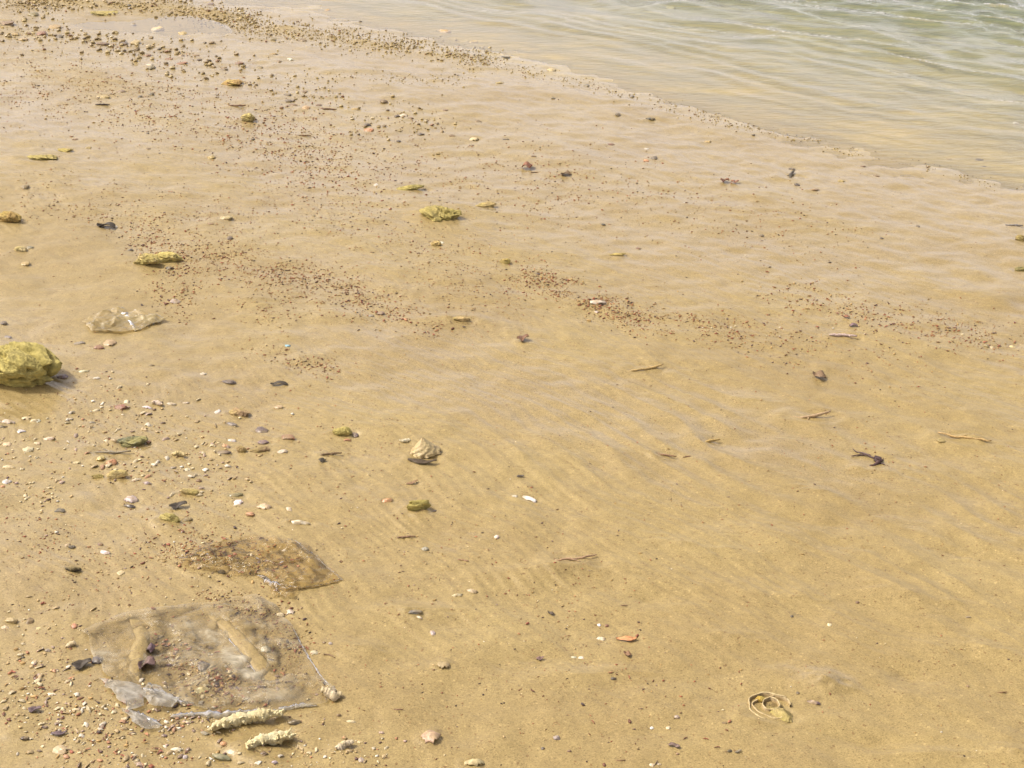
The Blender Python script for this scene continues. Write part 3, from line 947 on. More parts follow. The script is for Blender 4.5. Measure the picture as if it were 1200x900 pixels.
leaf|brown_leaf|leaf|483|566|15|4|brown|narrow brown leaf below the cone shell
rough|yellow_lump|rock|490|593|32|15|rockpale|half-buried yellow crusted lump below the cone shell
stone|dark_pebble|pebble|509|599|7|4|dark|dark pebble at the right of the half-buried lump
chip|shell_chip|shell|454|586|15|6|orange|orange brown shell left of the half-buried lump
chip|shell_chip|shell|310|593|18|9|paleyellow|pale yellow shell above the brown plastic
chip|shell_chip|shell|338|596|8|7|cream|small cream shell right of the pale yellow one
chip|shell_chip|shell|351|612|25|7|cream|wide broken cream shell above the brown plastic
stone|shell_bead|shell|582|629|7|6|white|tiny round white and dark shell alone near the middle
stone|barnacle_stone|stone|498|643|11|7|grey|grey barnacled pebble in the lower middle
twig|curved_twig|twig|476|630|22|4|brown|curved brown twig above the grey barnacled pebble
twig|seaweed_ring|seaweed|543|656|14|8|brown|faint curled seaweed right of the barnacled pebble
chip|white_shell_sliver|shell|603|581|8|4|white|left white flake of the broken pair near the centre
chip|white_shell_sliver|shell|620|584|24|5|white|long white flake of the broken pair near the centre|yaw=-35
twig|brown_twig|twig|675|655|54|4|tan|long tan brown twig on a sand ridge|yaw=18
twig|brown_twig|twig|833|518|24|4|ochre|ochre twig in the hollow right of centre|yaw=20
twig|brown_twig|twig|780|533|26|3|brown|thin brown twig left of the hollow|yaw=-20
twig|brown_twig|twig|805|535|9|3|redbrown|short red-brown twig right of the thin brown one
twig|brown_twig|twig|948|487|55|5|tan|long tan brown stem lying level at right
twig|brown_twig|twig|1130|513|60|4|ochre|ochre root along the sand crest at right|yaw=-20
stone|orange_crumb|pebble|1103|516|12|7|ochre|ochre lump left of the ochre root
leaf|brown_leaf|leaf|610|559|9|3|dark|small dark leaf above the white broken flakes
flat|dark_stone|stone|486|717|20|7|grey|dark grey flat stone in the lower middle
chip|shell_chip|shell|491|723|9|4|white|white chip under the dark grey flat stone
chip|shell_chip|shell|536|697|13|5|cream|cream oval shell up right of the dark grey stone
chip|shell_chip|shell|553|692|15|7|tan|tan ring-like shell right of the cream oval one
stone|shell_bead|shell|507|741|7|9|lilac|white speckled snail shell below the dark grey stone
chip|buried_shell|shell|519|778|17|10|tan|grey tan shell half sunk in the lower middle
chip|buried_shell|shell|505|861|24|18|tan|ribbed tan shell half sunk near the bottom edge
chip|buried_shell|shell|555|893|26|11|paleyellow|pale broken shell cut by the bottom edge
chip|shell_chip|shell|368|764|11|7|cream|cream three-cornered shell right of the clear plastic
coral|coral_bit|coral|387|812|21|28|cream|white knobbly coral at the clear plastic's right corner
stone|black_mussel|shell|346|846|20|9|black|glossy black mussel between plastic and coral
stone|dark_pebble|pebble|397|838|7|5|brown|brown pebble right of the knobbly coral
coral|coral_bit|coral|403|874|21|13|cream|cream branching coral below the black mussel
chip|shell_chip|shell|422|869|9|5|paleyellow|pale yellow shell right of the branching coral
stone|shell_bead|shell|423|890|9|9|lilac|round pinkish shell at the bottom below the coral
twig|brown_twig|twig|467|831|12|3|brown|short thin twig in the lower middle
twig|brown_twig|twig|386|768|15|5|brown|bent thin twig right of the cream three-cornered shell
stone|brown_pebble|pebble|380|753|6|4|brown|brown pebble beside a round pale one
stone|shell_bead|shell|387|754|7|5|lilac|round pale pebble beside the brown one
leaf|brown_leaf|leaf|734|748|24|8|orange|red-brown leaf scrap in the lower middle right
leaf|brown_leaf|leaf|735|767|9|6|brown|small brown curl below the red-brown leaf
stone|red_pebble|pebble|711|733|6|5|redbrown|red pebble with a white one above the leaf
stone|white_pebble|pebble|702|732|5|5|white|white pebble left of the red one
chip|shell_chip|shell|704|748|12|7|cream|broken cream shell left of the red-brown leaf
stone|dark_pebble|pebble|719|795|8|5|dark|dark pebble below the red-brown leaf
leaf|brown_leaf|leaf|633|772|9|5|purple|dark scrap left of a row of white beads
chip|shell_chip|shell|672|770|9|4|white|left white bead of the row
chip|shell_chip|shell|681|770|7|5|white|right white bead of the row
leaf|seaweed_scrap|seaweed|646|719|9|4|dark|dark curved scrap above the row of white beads
twig|brown_twig|twig|731|710|10|3|brown|thin brown twig above the red-brown leaf
leaf|brown_leaf|leaf|790|875|14|6|purple|purple brown leaf near the bottom
stone|red_pebble|pebble|794|883|5|4|redbrown|red-brown pebble under the purple brown leaf
stone|dark_pebble|pebble|855|880|8|5|black|black pebble left of a thin scrap near the bottom
leaf|brown_leaf|leaf|865|881|9|3|grey|thin grey scrap right of the black pebble
stone|purple_pebble|pebble|652|864|10|9|lilac|lilac lump with a dark top near the bottom
stone|dark_pebble|pebble|636|877|6|5|dark|dark pebble left of the lilac lump
stone|brown_pebble|pebble|667|880|6|4|brown|brown pebble right of the lilac lump
twig|curved_twig|twig|727|890|11|4|brown|curved little twig at the bottom
chip|shell_chip|shell|764|896|9|5|cream|left cream shell of two at the bottom edge
chip|shell_chip|shell|772|895|8|4|cream|right cream shell of two at the bottom edge
stone|dark_pebble|pebble|793|840|8|6|lilac|pinkish bead shell in the lower right middle
stone|dark_pebble|pebble|849|847|7|5|brown|brown pebble left of the ring shell
stone|white_pebble|pebble|764|853|6|5|white|left white bead of two in the lower right
stone|white_pebble|pebble|783|853|6|5|cream|right white bead of two in the lower right
chip|mound_shell|shell|954|823|18|6|purple|dark-rimmed white shell at the foot of the wet mound
stone|dark_pebble|pebble|935|812|5|4|dark|dark pebble at the left foot of the wet mound
twig|seaweed_scrap|seaweed|1174|811|12|4|brown|little brown scrap near the right edge
stone|dark_pebble|pebble|1134|804|5|4|brown|brown pebble left of the little brown scrap
stone|dark_pebble|pebble|1005|706|6|4|brown|brown pebble in the lower right upper part
stone|dark_pebble|pebble|928|722|5|4|dark|dark pebble left of a white bead
stone|white_pebble|pebble|972|732|6|5|cream|white bead right of the dark pebble
flat|dark_pebble|pebble|1135|723|9|3|grey|thin grey sliver at lower right
stone|brown_shell|shell|35|727|10|10|brown|brown snail shell left of a red-brown one
stone|brown_shell|shell|13|727|17|10|tan|tan broken shell at the left edge
chip|shell_chip|shell|5|735|10|6|cream|cream chip at the left edge under the tan shell
chip|shell_chip|shell|46|736|9|5|paleyellow|pale yellow chip right of the brown snail shell
stone|red_pebble|pebble|87|733|8|9|orange|orange brown nut-like pebble left of the clear plastic
coral|coral_bit|coral|84|756|12|9|cream|cream coral crumb at the clear plastic's left side
stone|dark_pebble|pebble|27|770|5|4|black|black pebble left of a white one
stone|white_pebble|pebble|40|776|10|8|cream|white pebble right of the black one
stone|dark_pebble|pebble|56|762|9|5|grey|grey pebble up right of the white pebble
stone|dark_pebble|pebble|29|865|11|8|dark|dark stone near the bottom left corner
leaf|seaweed_scrap|seaweed|69|859|18|7|purple|purple seaweed scrap right of the dark corner stone
stone|purple_pebble|pebble|52|852|10|6|purple|purple pebble up left of the purple scrap
chip|shell_chip|shell|70|878|21|13|paleyellow|pale crumbled shell near the bottom left corner
leaf|seaweed_scrap|seaweed|41|832|14|8|purple|purple brown scrap among the shell grit
stone|orange_stone|stone|262|871|10|8|orange|orange chip under the long coral branch
flat|grey_stone|stone|240|859|14|6|grey|grey flat stone left of the long coral branch
stone|dark_pebble|pebble|192|862|8|6|purple|purple pebble in front of the clear plastic fold
chip|shell_chip|shell|207|878|16|7|cream|cream shell piece between pebble and green mussel
stone|pink_pebble|pebble|217|887|7|6|lilac|round pinkish pebble left of the green mussel
stone|green_mussel|shell|259|887|28|12|green|dark green and black mussel at the bottom edge
stone|red_pebble|pebble|117|891|9|5|orange|orange pebble at the bottom left edge
chip|shell_chip|shell|160|893|9|6|brown|brown shell with a hollow at the bottom edge
chip|shell_chip|shell|60|813|12|5|cream|cream sliver in the lower left grit
stone|purple_pebble|pebble|322|893|9|5|lilac|lilac pebble at the bottom below the short coral
chip|shell_chip|shell|303|893|10|5|white|white chip at the bottom below the short coral
chip|shell_chip|shell|340|716|11|8|cream|cream chip group's right shell under the brown plastic
chip|shell_chip|shell|328|720|13|6|cream|cream chip group's left shell under the brown plastic
stone|dark_pebble|pebble|353|712|4|4|brown|brown pebble right of the cream chip group
'''

# ------------------------------------------------------------------ the setting
def fan_grid(ys, us):
    Y, U = np.meshgrid(ys, us, indexing='ij')
    X = U * (np.maximum(Y, 1.0) + 0.3)
    ny, nx = Y.shape
    idx = np.arange(ny * nx).reshape(ny, nx)
    f = np.stack([idx[:-1, :-1], idx[:-1, 1:], idx[1:, 1:], idx[1:, :-1]], -1).reshape(-1, 4)
    return X.ravel(), Y.ravel(), f

def rows(y0, y1, k, p=1.3):
    out, y = [], y0
    while y < y1:
        out.append(y)
        y += k * (y / 1.8) ** p
    return out

def geo_out(a, b, step, g=1.5):
    out, x = [], a
    while x < b:
        step *= g
        x += step
        out.append(min(x, b))
    return out

u_fine = np.linspace(-0.43, 0.43, 740)
u_mid = np.linspace(0.434, 0.9, 110)
u_far = geo_out(0.9, 60.0, 0.005, 1.35)
us = np.concatenate([-np.array(u_far)[::-1], -u_mid[::-1], u_fine, u_mid, np.array(u_far)])
y_dense = rows(1.62, 10.5, 0.0031)
ys = np.array([-60, -30, -14, -6, -2, 0, 0.5, 0.9, 1.1, 1.25] + list(np.arange(1.32, 1.61, 0.012)) + y_dense + geo_out(y_dense[-1], 900.0, 0.03, 1.25))
X, Y, fc = fan_grid(ys, us)
H = ground_h(X, Y)
# sand scoured and banked round each piece that lies on it
_H2 = H.reshape(len(ys), len(us))
_X2, _Y2 = X.reshape(_H2.shape), Y.reshape(_H2.shape)
_marks = [(float(q[3]), float(q[4]), float(q[5]), float(q[6])) for q in (ln.split('|') for ln in ITEMS.strip().splitlines()) if float(q[5]) > 6]
_marks += [(25, 444, 96, 40), (903, 832, 54, 30), (291, 852, 80, 20), (316, 876, 56, 20)]
for k_, (px, py, w_, h_) in enumerate(_marks):
    gx, gy = to_ground(px, py + h_ * 0.2, ground_h)
    s_, sn_, cs_ = scale_at(px, py)
    a_ = w_ / 2 / s_
    b_ = max(a_ * 0.55, 0.4 * h_ / 2 / s_ / sn_)
    rr = 3.6 * a_ + 0.01
    j0, j1 = np.searchsorted(ys, gy - rr), np.searchsorted(ys, gy + rr)
    wd = max(gy, 1.0) + 0.3
    i0, i1 = np.searchsorted(us, (gx - rr) / wd - 0.01), np.searchsorted(us, (gx + rr) / wd + 0.01)
    dx, dy = _X2[j0:j1, i0:i1] - gx, _Y2[j0:j1, i0:i1] - gy
    q_ = np.sqrt((dx / a_) ** 2 + (dy / b_) ** 2) + 0.15 * vnoise(dx / a_ * 1.7, dy / a_ * 1.7, 500 + k_)
    along = (dx * SN[0] + dy * SN[1]) / a_
    dep_ = min(0.13 * a_, 0.005)
    _H2[j0:j1, i0:i1] += dep_ * (-1.0 * np.exp(-((q_ - 1.05) / 0.35) ** 2) * sstep(-0.6, 0.8, -along) + 0.9 * np.exp(-((q_ - 1.25) / 0.5) ** 2) * sstep(-0.5, 0.9, along))
me = mesh_from('beach_sand', np.stack([X, Y, H], 1), fc)
_us, _ys, _Hg = us, ys, H.reshape(len(ys), len(us))
def surf(x, y):
    """height of the sand mesh itself"""
    x, y = np.asarray(x, float), np.asarray(y, float)
    def row(j):
        u = x / (np.maximum(_ys[j], 1.0) + 0.3)
        i = np.clip(np.searchsorted(_us, u) - 1, 0, len(_us) - 2)
        k = (u - _us[i]) / (_us[i + 1] - _us[i])
        return _Hg[j, i] * (1 - k) + _Hg[j, i + 1] * k
    j = np.clip(np.searchsorted(_ys, y) - 1, 0, len(_ys) - 2)
    k = (y - _ys[j]) / (_ys[j + 1] - _ys[j])
    return row(j) * (1 - k) + row(j + 1) * k

def G(px, py):
    x, y = to_ground(px, py, surf)
    return float(x), float(y), float(surf(x, y))

a = me.attributes.new('wet', 'FLOAT', 'POINT')
a.data.foreach_set('value', wetness(X, Y, H).astype(np.float32))
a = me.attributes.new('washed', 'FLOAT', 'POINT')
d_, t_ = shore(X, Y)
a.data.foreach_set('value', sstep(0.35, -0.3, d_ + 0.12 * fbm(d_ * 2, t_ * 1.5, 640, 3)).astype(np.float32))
o = link('beach_sand', me, M['sand'])
o['kind'] = 'structure'

# sea: ripples run along the shore and die out in the thin edge
def sea_z(x, y):
    d, t = shore(x, y)
    dep = np.clip(-d, 0, None)
    amp = 0.013 * sstep(0.0, 3.0, dep) + 0.0078 * sstep(0.0, 0.8, dep)
    far = np.clip(1 - (dep - 12) / 40, 0.0, 1)
    dw = d + 0.22 * fbm(d * 1.6, t * 0.9, 201, 3)
    tw = t + 0.3 * fbm(d * 1.2, t * 1.2, 203, 2)
    gate = 0.5 + 0.5 * vnoise(d * 0.9, t * 0.6, 207)
    z = (1 - 2 * np.abs(fbm(dw * 2.3, tw * 0.75, 211, 3)) * 1.6) * (0.5 + 0.9 * gate)
    z2 = np.sin(2 * math.pi * (dw / 0.17 + 0.5 * fbm(d * 3, t * 1.5, 213, 2))) * sstep(0.1, 0.8, vnoise(d * 1.4 + 5, t * 0.9, 215) + 0.5)
    z3 = fbm(dw * 8.5, tw * 3.2, 223, 3)
    z4 = fbm(d * 17 + t * 2, t * 9, 229, 2)
    ch = sstep(1.2, 4.0, dep)
    near = sstep(1.6, 0.4, dep)
    return 0.0015 + far * amp * (1.05 * z * (1 - 0.5 * near) + (0.14 + 0.22 * near) * z2 + (0.65 + 0.9 * ch) * z3 + (0.22 + 0.45 * ch) * z4)

u2 = np.concatenate([-np.array(geo_out(0.44, 60, 0.01, 1.4))[::-1], np.linspace(-0.43, 0.43, 420), np.array(geo_out(0.44, 60, 0.004, 1.25))])
y2 = np.array(list(np.arange(2.6, 4.0, 0.04)) + rows(4.0, 11.5, 0.0052) + geo_out(11.5, 900.0, 0.05, 1.25))
X, Y, fc = fan_grid(y2, u2)
Z = sea_z(X, Y)
gh = ground_h(X, Y)
keep_v = gh < Z + 0.004
kf = keep_v[fc].any(axis=1)
d_, _ = shore(X, Y)
kf &= (d_[fc].min(axis=1) < 1.2)
fc = fc[kf]
used = np.unique(fc)
remap = np.zeros(len(X), int); remap[used] = np.arange(len(used))
me = mesh_from('sea_water', np.stack([X, Y, Z], 1)[used], remap[fc])
at = me.attributes.new('depth', 'FLOAT', 'POINT')
at.data.foreach_set('value', np.clip((Z - gh)[used], 0, 5).astype(np.float32))
o = link('sea_water', me, M['water'])
o['kind'] = 'structure'

# the long shallow puddle behind the shingle bank, upper left
px_, py_ = 150, 30
cx, cy, _z = G(px_, py_)
n1, n2 = 160, 80
s_, sn_, _c = scale_at(px_, py_)
qx, qy = np.meshgrid(np.linspace(-1, 1, n1), np.linspace(-1, 1, n2), indexing='ij')
PX = cx - 0.15 + qx * 165 / s_
PY = cy + qy * 19 / s_ / sn_ - qx * 0.25
gp = surf(PX.ravel(), PY.ravel())
lvl = float(surf(cx, cy)) + 0.0085
idx = np.arange(n1 * n2).reshape(n1, n2)
fq = np.stack([idx[:-1, :-1], idx[1:, :-1], idx[1:, 1:], idx[:-1, 1:]], -1).reshape(-1, 4)
kf = (gp < lvl + 0.003)[fq].any(axis=1) & ((qx.ravel() ** 2 + qy.ravel() ** 2)[fq].max(axis=1) < 0.98)
dd, _ = shore(PX.ravel(), PY.ravel())
kf &= dd[fq].min(axis=1) > 0.25
V = np.stack([PX.ravel(), PY.ravel(), np.full(gp.size, lvl)], 1)
fq = fq[kf]
used = np.unique(fq); remap = np.zeros(len(V), int); remap[used] = np.arange(len(used))
if len(fq):
    o = link('puddle_water', mesh_from('puddle_water', V[used], remap[fq]), M['puddle'])
    o['kind'] = 'structure'

# ------------------------------------------------------------------ single things, one line each
COL = {
    'olive': (0.19, 0.16, 0.07), 'yellow': (0.52, 0.40, 0.15), 'paleyellow': (0.72, 0.60, 0.30), 'ochre': (0.44, 0.31, 0.11),
    'brown': (0.19, 0.115, 0.06), 'dark': (0.05, 0.042, 0.036), 'black': (0.022, 0.022, 0.024), 'red': (0.27, 0.10, 0.065),
    'redbrown': (0.20, 0.085, 0.045), 'grey': (0.20, 0.18, 0.15), 'cream': (0.76, 0.67, 0.47), 'white': (0.82, 0.78, 0.68),
    'purple': (0.13, 0.085, 0.095), 'orange': (0.52, 0.24, 0.11), 'green': (0.16, 0.17, 0.10), 'blue': (0.30, 0.62, 0.75),
    'navy': (0.05, 0.06, 0.08), 'tan': (0.42, 0.30, 0.16), 'rock': (0.37, 0.32, 0.10), 'rockpale': (0.48, 0.38, 0.14), 'lilac': (0.42, 0.35, 0.33), 'conetan': (0.55, 0.43, 0.20),
}
SEED = [100]
def item(kind, name, cat, px, py, w, h, col, label, group=None, yaw=None):
    """kind of shape, where the photo shows its middle, its width and height in photo pixels"""
    SEED[0] += 1
    sd_ = SEED[0]
    r = random.Random(sd_)
    s, sn, cs = scale_at(px, py)
    W = w / s * (0.9 if kind in ('stone', 'flat', 'chip') else 1.0)
    Hm = h / s                       # seen height = depth*sin + height*cos
    kd = {'stone': 0.42, 'flat': 0.22, 'rough': 0.5, 'bed': 0.3, 'chip': 0.22, 'leaf': 0.2, 'twig': 0.2, 'coral': 0.55, 'cone': 0.85}[kind]
    hz = min(kd * W, 0.8 * Hm / cs * (0.55 if kind not in ('rough', 'cone', 'coral') else 0.75))
    dp = max((Hm - hz * cs) / sn, 0.35 * W if kind not in ('twig', 'leaf', 'coral') else 0.1 * W)
    dp = min(dp, 1.6 * W)
    if kind in ('stone', 'flat'):
        me = stone_mesh(sd_, W, dp, hz * 1.3, 3 if w > 9 else 2, 0.6 if kind == 'stone' else 0.3); mt = M['stone']
    elif kind in ('rough', 'bed'):
        me = rough_mesh(sd_, W, dp, hz * 1.25, 5 if w > 22 else 4, 0.26 if kind == 'rough' else 0.34, 0.1, 0.2 if kind == 'rough' else 0.3); mt = M['rock']
    elif kind == 'chip':
        me = chip_mesh(sd_, W, dp, max(hz, 0.002), 17 if w < 14 else 23, 4 if w < 14 else 6, 0.12 if w < 14 else 0.2, 0.42 if w < 14 else 0.2); mt = M['shell']
    elif kind == 'leaf':
        me = blade_mesh(sd_, W, max(dp, W * 0.22)); mt = M['weed']
    elif kind == 'twig':
        me = twig_mesh(sd_, W, max(0.0022, min(Hm * 0.6, W * 0.1)), 0.12, 1 if w > 16 else 0); mt = M['weed']
    elif kind == 'coral':
        me = coral_mesh(sd_, W, dp, max(hz, Hm * 0.5)); mt = M['coral']
    elif kind == 'cone':
        me = cone_shell_mesh(sd_, W, 0.6 * Hm / cs); mt = M['shell']
    o = link(name, me, mt)
    x, y, z = G(px, py + h * 0.12)
    o.location = (x, y, z - (0.0006 if kind in ('chip', 'leaf', 'twig') else hz * (0.2 if kind in ('stone', 'flat') else 0.06)))
    o.rotation_euler = (r.uniform(-0.08, 0.08), r.uniform(-0.08, 0.08), math.radians(yaw) if yaw is not None else r.uniform(-0.35, 0.35))
    c = [v * 0.86 + g * 0.14 for v, g in zip(COL[col], (0.36, 0.27, 0.12))]
    k = r.uniform(0.85, 1.12)
    o.color = (c[0] * k * r.uniform(0.93, 1.07), c[1] * k * r.uniform(0.93, 1.05), c[2] * k * r.uniform(0.9, 1.2), 1)
    tag(o, label, cat, group)
    return o


for line in ITEMS.strip().splitlines():
    q = line.split('|')
    yaw = None
    if len(q) > 9 and q[9].startswith('yaw='):
        yaw = float(q[9][4:])
    item(q[0], q[1], q[2], float(q[3]), float(q[4]), float(q[5]), float(q[6]), q[7], q[8], yaw=yaw)

# big yellow-green rock at the left edge
s, sn, cs = scale_at(32, 445)
W = 104 / s
me = rough_mesh(907, W, W * 0.72, 0.098, 6, 0.15, 0.16, 0.16)
o = link('big_rock', me, M['rock'])
x, y, z = G(22, 443)
o.location = (x, y, z - 0.004)
o.color = (0.43, 0.36, 0.12, 1)
tag(o, 'big rugged yellow-green rock at the left edge', 'rock')

# the two long coral branches in front of the clear plastic
for (px, py, w, h, yaw, lab, sd_) in ((291, 848, 86, 26, 24, 'long knobbly cream coral branch in front of the clear plastic', 41),
                                      (316, 872, 58, 28, 30, 'shorter cream coral branch below the long one', 47)):
    s, sn, cs = scale_at(px, py)
    o = link('coral_branch', coral_mesh(sd_, w / s * 1.05, 0.02, 15 / s, 34, 0.35), M['coral'])
    x, y, z = G(px, py + 2)
    o.location = (x, y, z + 0.001)
    o.rotation_euler = (0, 0, math.radians(yaw))
    o.color = (0.70, 0.63, 0.38, 1)
    tag(o, lab, 'coral', 'coral branches by the clear plastic')

# open ring-shaped shell, lower right
s, sn, cs = scale_at(903, 830)
root = bpy.data.objects.new('ring_shell', None)
C.objects.link(root)
x, y, z = G(903, 832)
root.location = (x, y, z - 0.001)
root.rotation_euler = (0.06, 0, math.radians(-14))
tag(root, 'round open shell with a pale rim and coiled inner wall', 'shell')
RW = 27 / s
def ring_path(rx, ry, zz, a0=0.0, a1=2 * math.pi, n=40, cx=0.0, cy=0.0, wob=0.04, sd_=0):
    out = []
    for i in range(n):
        a = a0 + (a1 - a0) * i / (n - 1)
        k = 1 + wob * math.sin(3 * a + sd_) + wob * 0.6 * math.sin(7 * a + sd_)
        out.append((cx + math.cos(a) * rx * k, cy + math.sin(a) * ry * k, zz + 0.001 * math.sin(2 * a)))
    return out
def wall_arrays(path, h0, h1, th):
    P = np.array(path); n = len(P)
    V, f = [], []
    T = np.gradient(P, axis=0); Nn = np.stack([T[:, 1], -T[:, 0], T[:, 0] * 0], 1); Nn /= np.linalg.norm(Nn, axis=1)[:, None]
    for i in range(n):
        V += [P[i] + Nn[i] * th * 1.6 + [0, 0, h0], P[i] + Nn[i] * th * 0.5 + [0, 0, h1], P[i] - Nn[i] * th * 0.5 + [0, 0, h1], P[i] - Nn[i] * th + [0, 0, h0]]
    for i in range(n - 1):
        for k in range(3):
            f.append((i * 4 + k, i * 4 + k + 1, i * 4 + 5 + k, i * 4 + 4 + k))
    return np.array(V), f
def arc_wall(nm, rx, ry, a0, a1, cx, cy, h0, h1, th, col, rimcol, sd_=0, rim_r=0.0011):
    p = ring_path(rx, ry, 0, a0, a1, 36, cx, cy, 0.05, sd_)
    q = ring_path(rx, ry, h1, a0, a1, 36, cx, cy, 0.05, sd_)
    o = link(nm, mesh_from(nm, *wall_arrays(p, h0, h1, th)), M['shell'], root); o.color = (*col, 1)
    V, f = tube_arrays(q, rim_r * (0.8 + 0.5 * rng.random(36)), 6, 3, 0.5)
    r_ = link('rim', mesh_from('rim', V, f), M['shell'], o); r_.color = (*rimcol, 1)
TANW, RIMW = (0.30, 0.21, 0.085), (0.60, 0.48, 0.24)
arc_wall('outer_wall', RW, RW * 0.86, 0.9, 4.6, 0, 0, -0.004, 0.010, 0.0022, TANW, RIMW, 1)
arc_wall('inner_wall', RW * 0.36, RW * 0.40, 0.2, 6.6, -RW * 0.02, RW * 0.16, -0.003, 0.010, 0.0015, TANW, RIMW, 2)
arc_wall('coil_wall', RW * 0.8, RW * 0.66, 2.4, 5.6, RW * 0.05, -RW * 0.02, -0.003, 0.009, 0.0015, TANW, (0.6, 0.47, 0.24), 5)
arc_wall('middle_wall', RW * 0.62, RW * 0.5, 0.1, 1.9, RW * 0.22, RW * 0.28, -0.003, 0.0085, 0.0015, TANW, RIMW, 3)
me = rough_mesh(71, RW * 1.9, RW * 1.65, 0.013, 5, 0.3, 0.1, 0.35)
o = link('sediment_fill', me, M['rock'], root); o.location = (0, 0, -0.003); o.color = (0.26, 0.19, 0.08, 1)
me = rough_mesh(73, RW * 1.2, RW * 1.0, 0.014, 5, 0.22, 0.1, 0.25)
o = link('sand_lump', me, M['rock'], root); o.location = (RW * 0.45, -RW * 0.34, 0.0); o.color = (0.40, 0.31, 0.13, 1)
me = rough_mesh(75, RW * 0.45, RW * 0.35, 0.008, 4, 0.3, 0.1, 0.25)
o = link('algae_tuft', me, M['rock'], root); o.location = (-RW * 0.5, RW * 0.42, 0.006); o.color = (0.40, 0.26, 0.05, 1)

# dark crab-like tangle of seaweed at right
s, sn, cs = scale_at(1022, 538)
root = bpy.data.objects.new('seaweed_tangle', None)
C.objects.link(root)
x, y, z = G(1026, 540)
root.location = (x, y, z)
tag(root, 'dark purple seaweed tangle with two thin curling stems', 'seaweed')
u = 1 / s
me = rough_mesh(5, 11 * u, 14 * u, 6 * u, 4, 0.4, 0.2, 0.2)
o = link('holdfast', me, M['weed'], root); o.color = (0.06, 0.035, 0.035, 1); o.location = (2 * u, 0, 0)
for k, (pts, r0) in enumerate((([(0, 4), (-8, 12), (-16, 14), (-26, 10)], 1.3), ([(-4, 10), (-12, 18), (-18, 22), (-21, 27)], 1.0), ([(2, -6), (-4, -12), (-10, -14)], 2.2), ([(5, 2), (8, 0), (10, 4)], 0.9), ([(4, -6), (7, -10), (8, -14)], 0.9))):
    P = np.array([(a * u, b * u, (1.2 + 0.8 * math.sin(i * 2 + k)) * u) for i, (a, b) in enumerate(pts)])
    tt = np.linspace(0, len(P) - 1, 14)
    PP = np.stack([np.interp(tt, range(len(P)), P[:, c]) for c in range(3)], 1)
    V, f = tube_arrays(PP, np.linspace(r0 * u, r0 * 0.45 * u, 14), 6, k, 0.4)
    o = link('stem', mesh_from('stem', V, f), M['weed'], root); o.color = (0.08, 0.045, 0.04, 1)

# ------------------------------------------------------------------ plastic sheets
def outline(pts, n):
    P = np.array([G(*p)[:2] for p in pts])
    Q = np.vstack([P, P[:1]])
    seg = np.r_[0, np.cumsum(np.linalg.norm(np.diff(Q, axis=0), axis=1))]
    t = np.linspace(0, seg[-1], n, endpoint=False)
    return np.stack([np.interp(t, seg, Q[:, 0]), np.interp(t, seg, Q[:, 1])], 1)

PRESS = [[(158, 728), (166, 740), (165, 755), (160, 770), (158, 785), (159, 797)], [(248, 722), (262, 732), (278, 746), (292, 762), (306, 780), (318, 795)]]
def sheet(name, pts, m, lift, wr, seed, parent=None, n=150, rings=44, clouds=(), edge_up=0.0):
    O = outline(pts, n)
    O = O + 0.004 * np.stack([vnoise(np.arange(n) * 0.35, np.zeros(n), seed), vnoise(np.arange(n) * 0.35, np.ones(n) * 9, seed)], 1) + 0.007 * np.stack([vnoise(np.arange(n) * 0.11, np.zeros(n) + 3, seed), vnoise(np.arange(n) * 0.11, np.ones(n) * 5, seed)], 1)
    c = O.mean(0)
    V = [c]
    for k in range(1, rings + 1):
        V += list(c + (O - c) * (k / rings))
    V = np.array(V)
    q = np.r_[0, np.repeat(np.arange(1, rings + 1) / rings, n)]
    x, y = V[:, 0], V[:, 1]
    wx, wy = x + 0.03 * fbm(x * 14, y * 14, seed), y + 0.03 * fbm(x * 14, y * 14, seed + 2)
    ridg = (1 - np.abs(fbm(wx * 15, wy * 22, seed + 5, 4)) * 2.6)
    w = np.clip(ridg, 0, 1) ** 2 + 0.5 * (0.5 + fbm(x * 60, y * 60, seed + 8, 3))
    press = np.ones(len(x))
    for line_ in PRESS:
        for (px, py) in line_:
            gx, gy, _ = G(px, py)
            press = np.minimum(press, 1 - np.exp(-((x - gx) ** 2 + (y - gy) ** 2) / 0.018 ** 2))
    z = surf(x, y) + lift * (0.3 + 0.7 * press) + press * wr * w * (0.35 + 0.65 * np.sin(math.pi * np.clip(q, 0, 1) ** 2) ** 0.5) + edge_up * sstep(0.9, 1.0, q) * (0.5 + 0.5 * vnoise(x * 60, y * 60, seed + 9))
    f = []
    for i in range(n):
        j = (i + 1) % n
        f.append((0, 1 + i, 1 + j))
        for k in range(rings - 1):
            a, b = 1 + k * n + i, 1 + k * n + j
            f.append((a, a + n, b + n, b))
    me = mesh_from(name, np.stack([x, y, z], 1), face_up(V, f))
    cl = 0.34 * np.clip(ridg, 0, 1) ** 3 + 0.14 * sstep(0.975, 1.0, q)
    for (px, py, hw, hh, ang, st) in clouds:
        gx, gy, _ = G(px, py)
        s, sn, cs = scale_at(px, py)
        an = math.radians(ang)
        dx, dy = x - gx, y - gy
        u = (dx * math.cos(an) + dy * math.sin(an)) * s / hw
        v = (-dx * math.sin(an) + dy * math.cos(an)) * s / hh
        cl = cl + st * np.exp(-(u * u + v * v)) * (0.6 + 0.7 * np.clip(ridg, 0, 1))
    at = me.attributes.new('cloud', 'FLOAT', 'POINT')
    at.data.foreach_set('value', np.clip(cl, 0, 1).astype(np.float32))
    return link(name, me, m, parent)

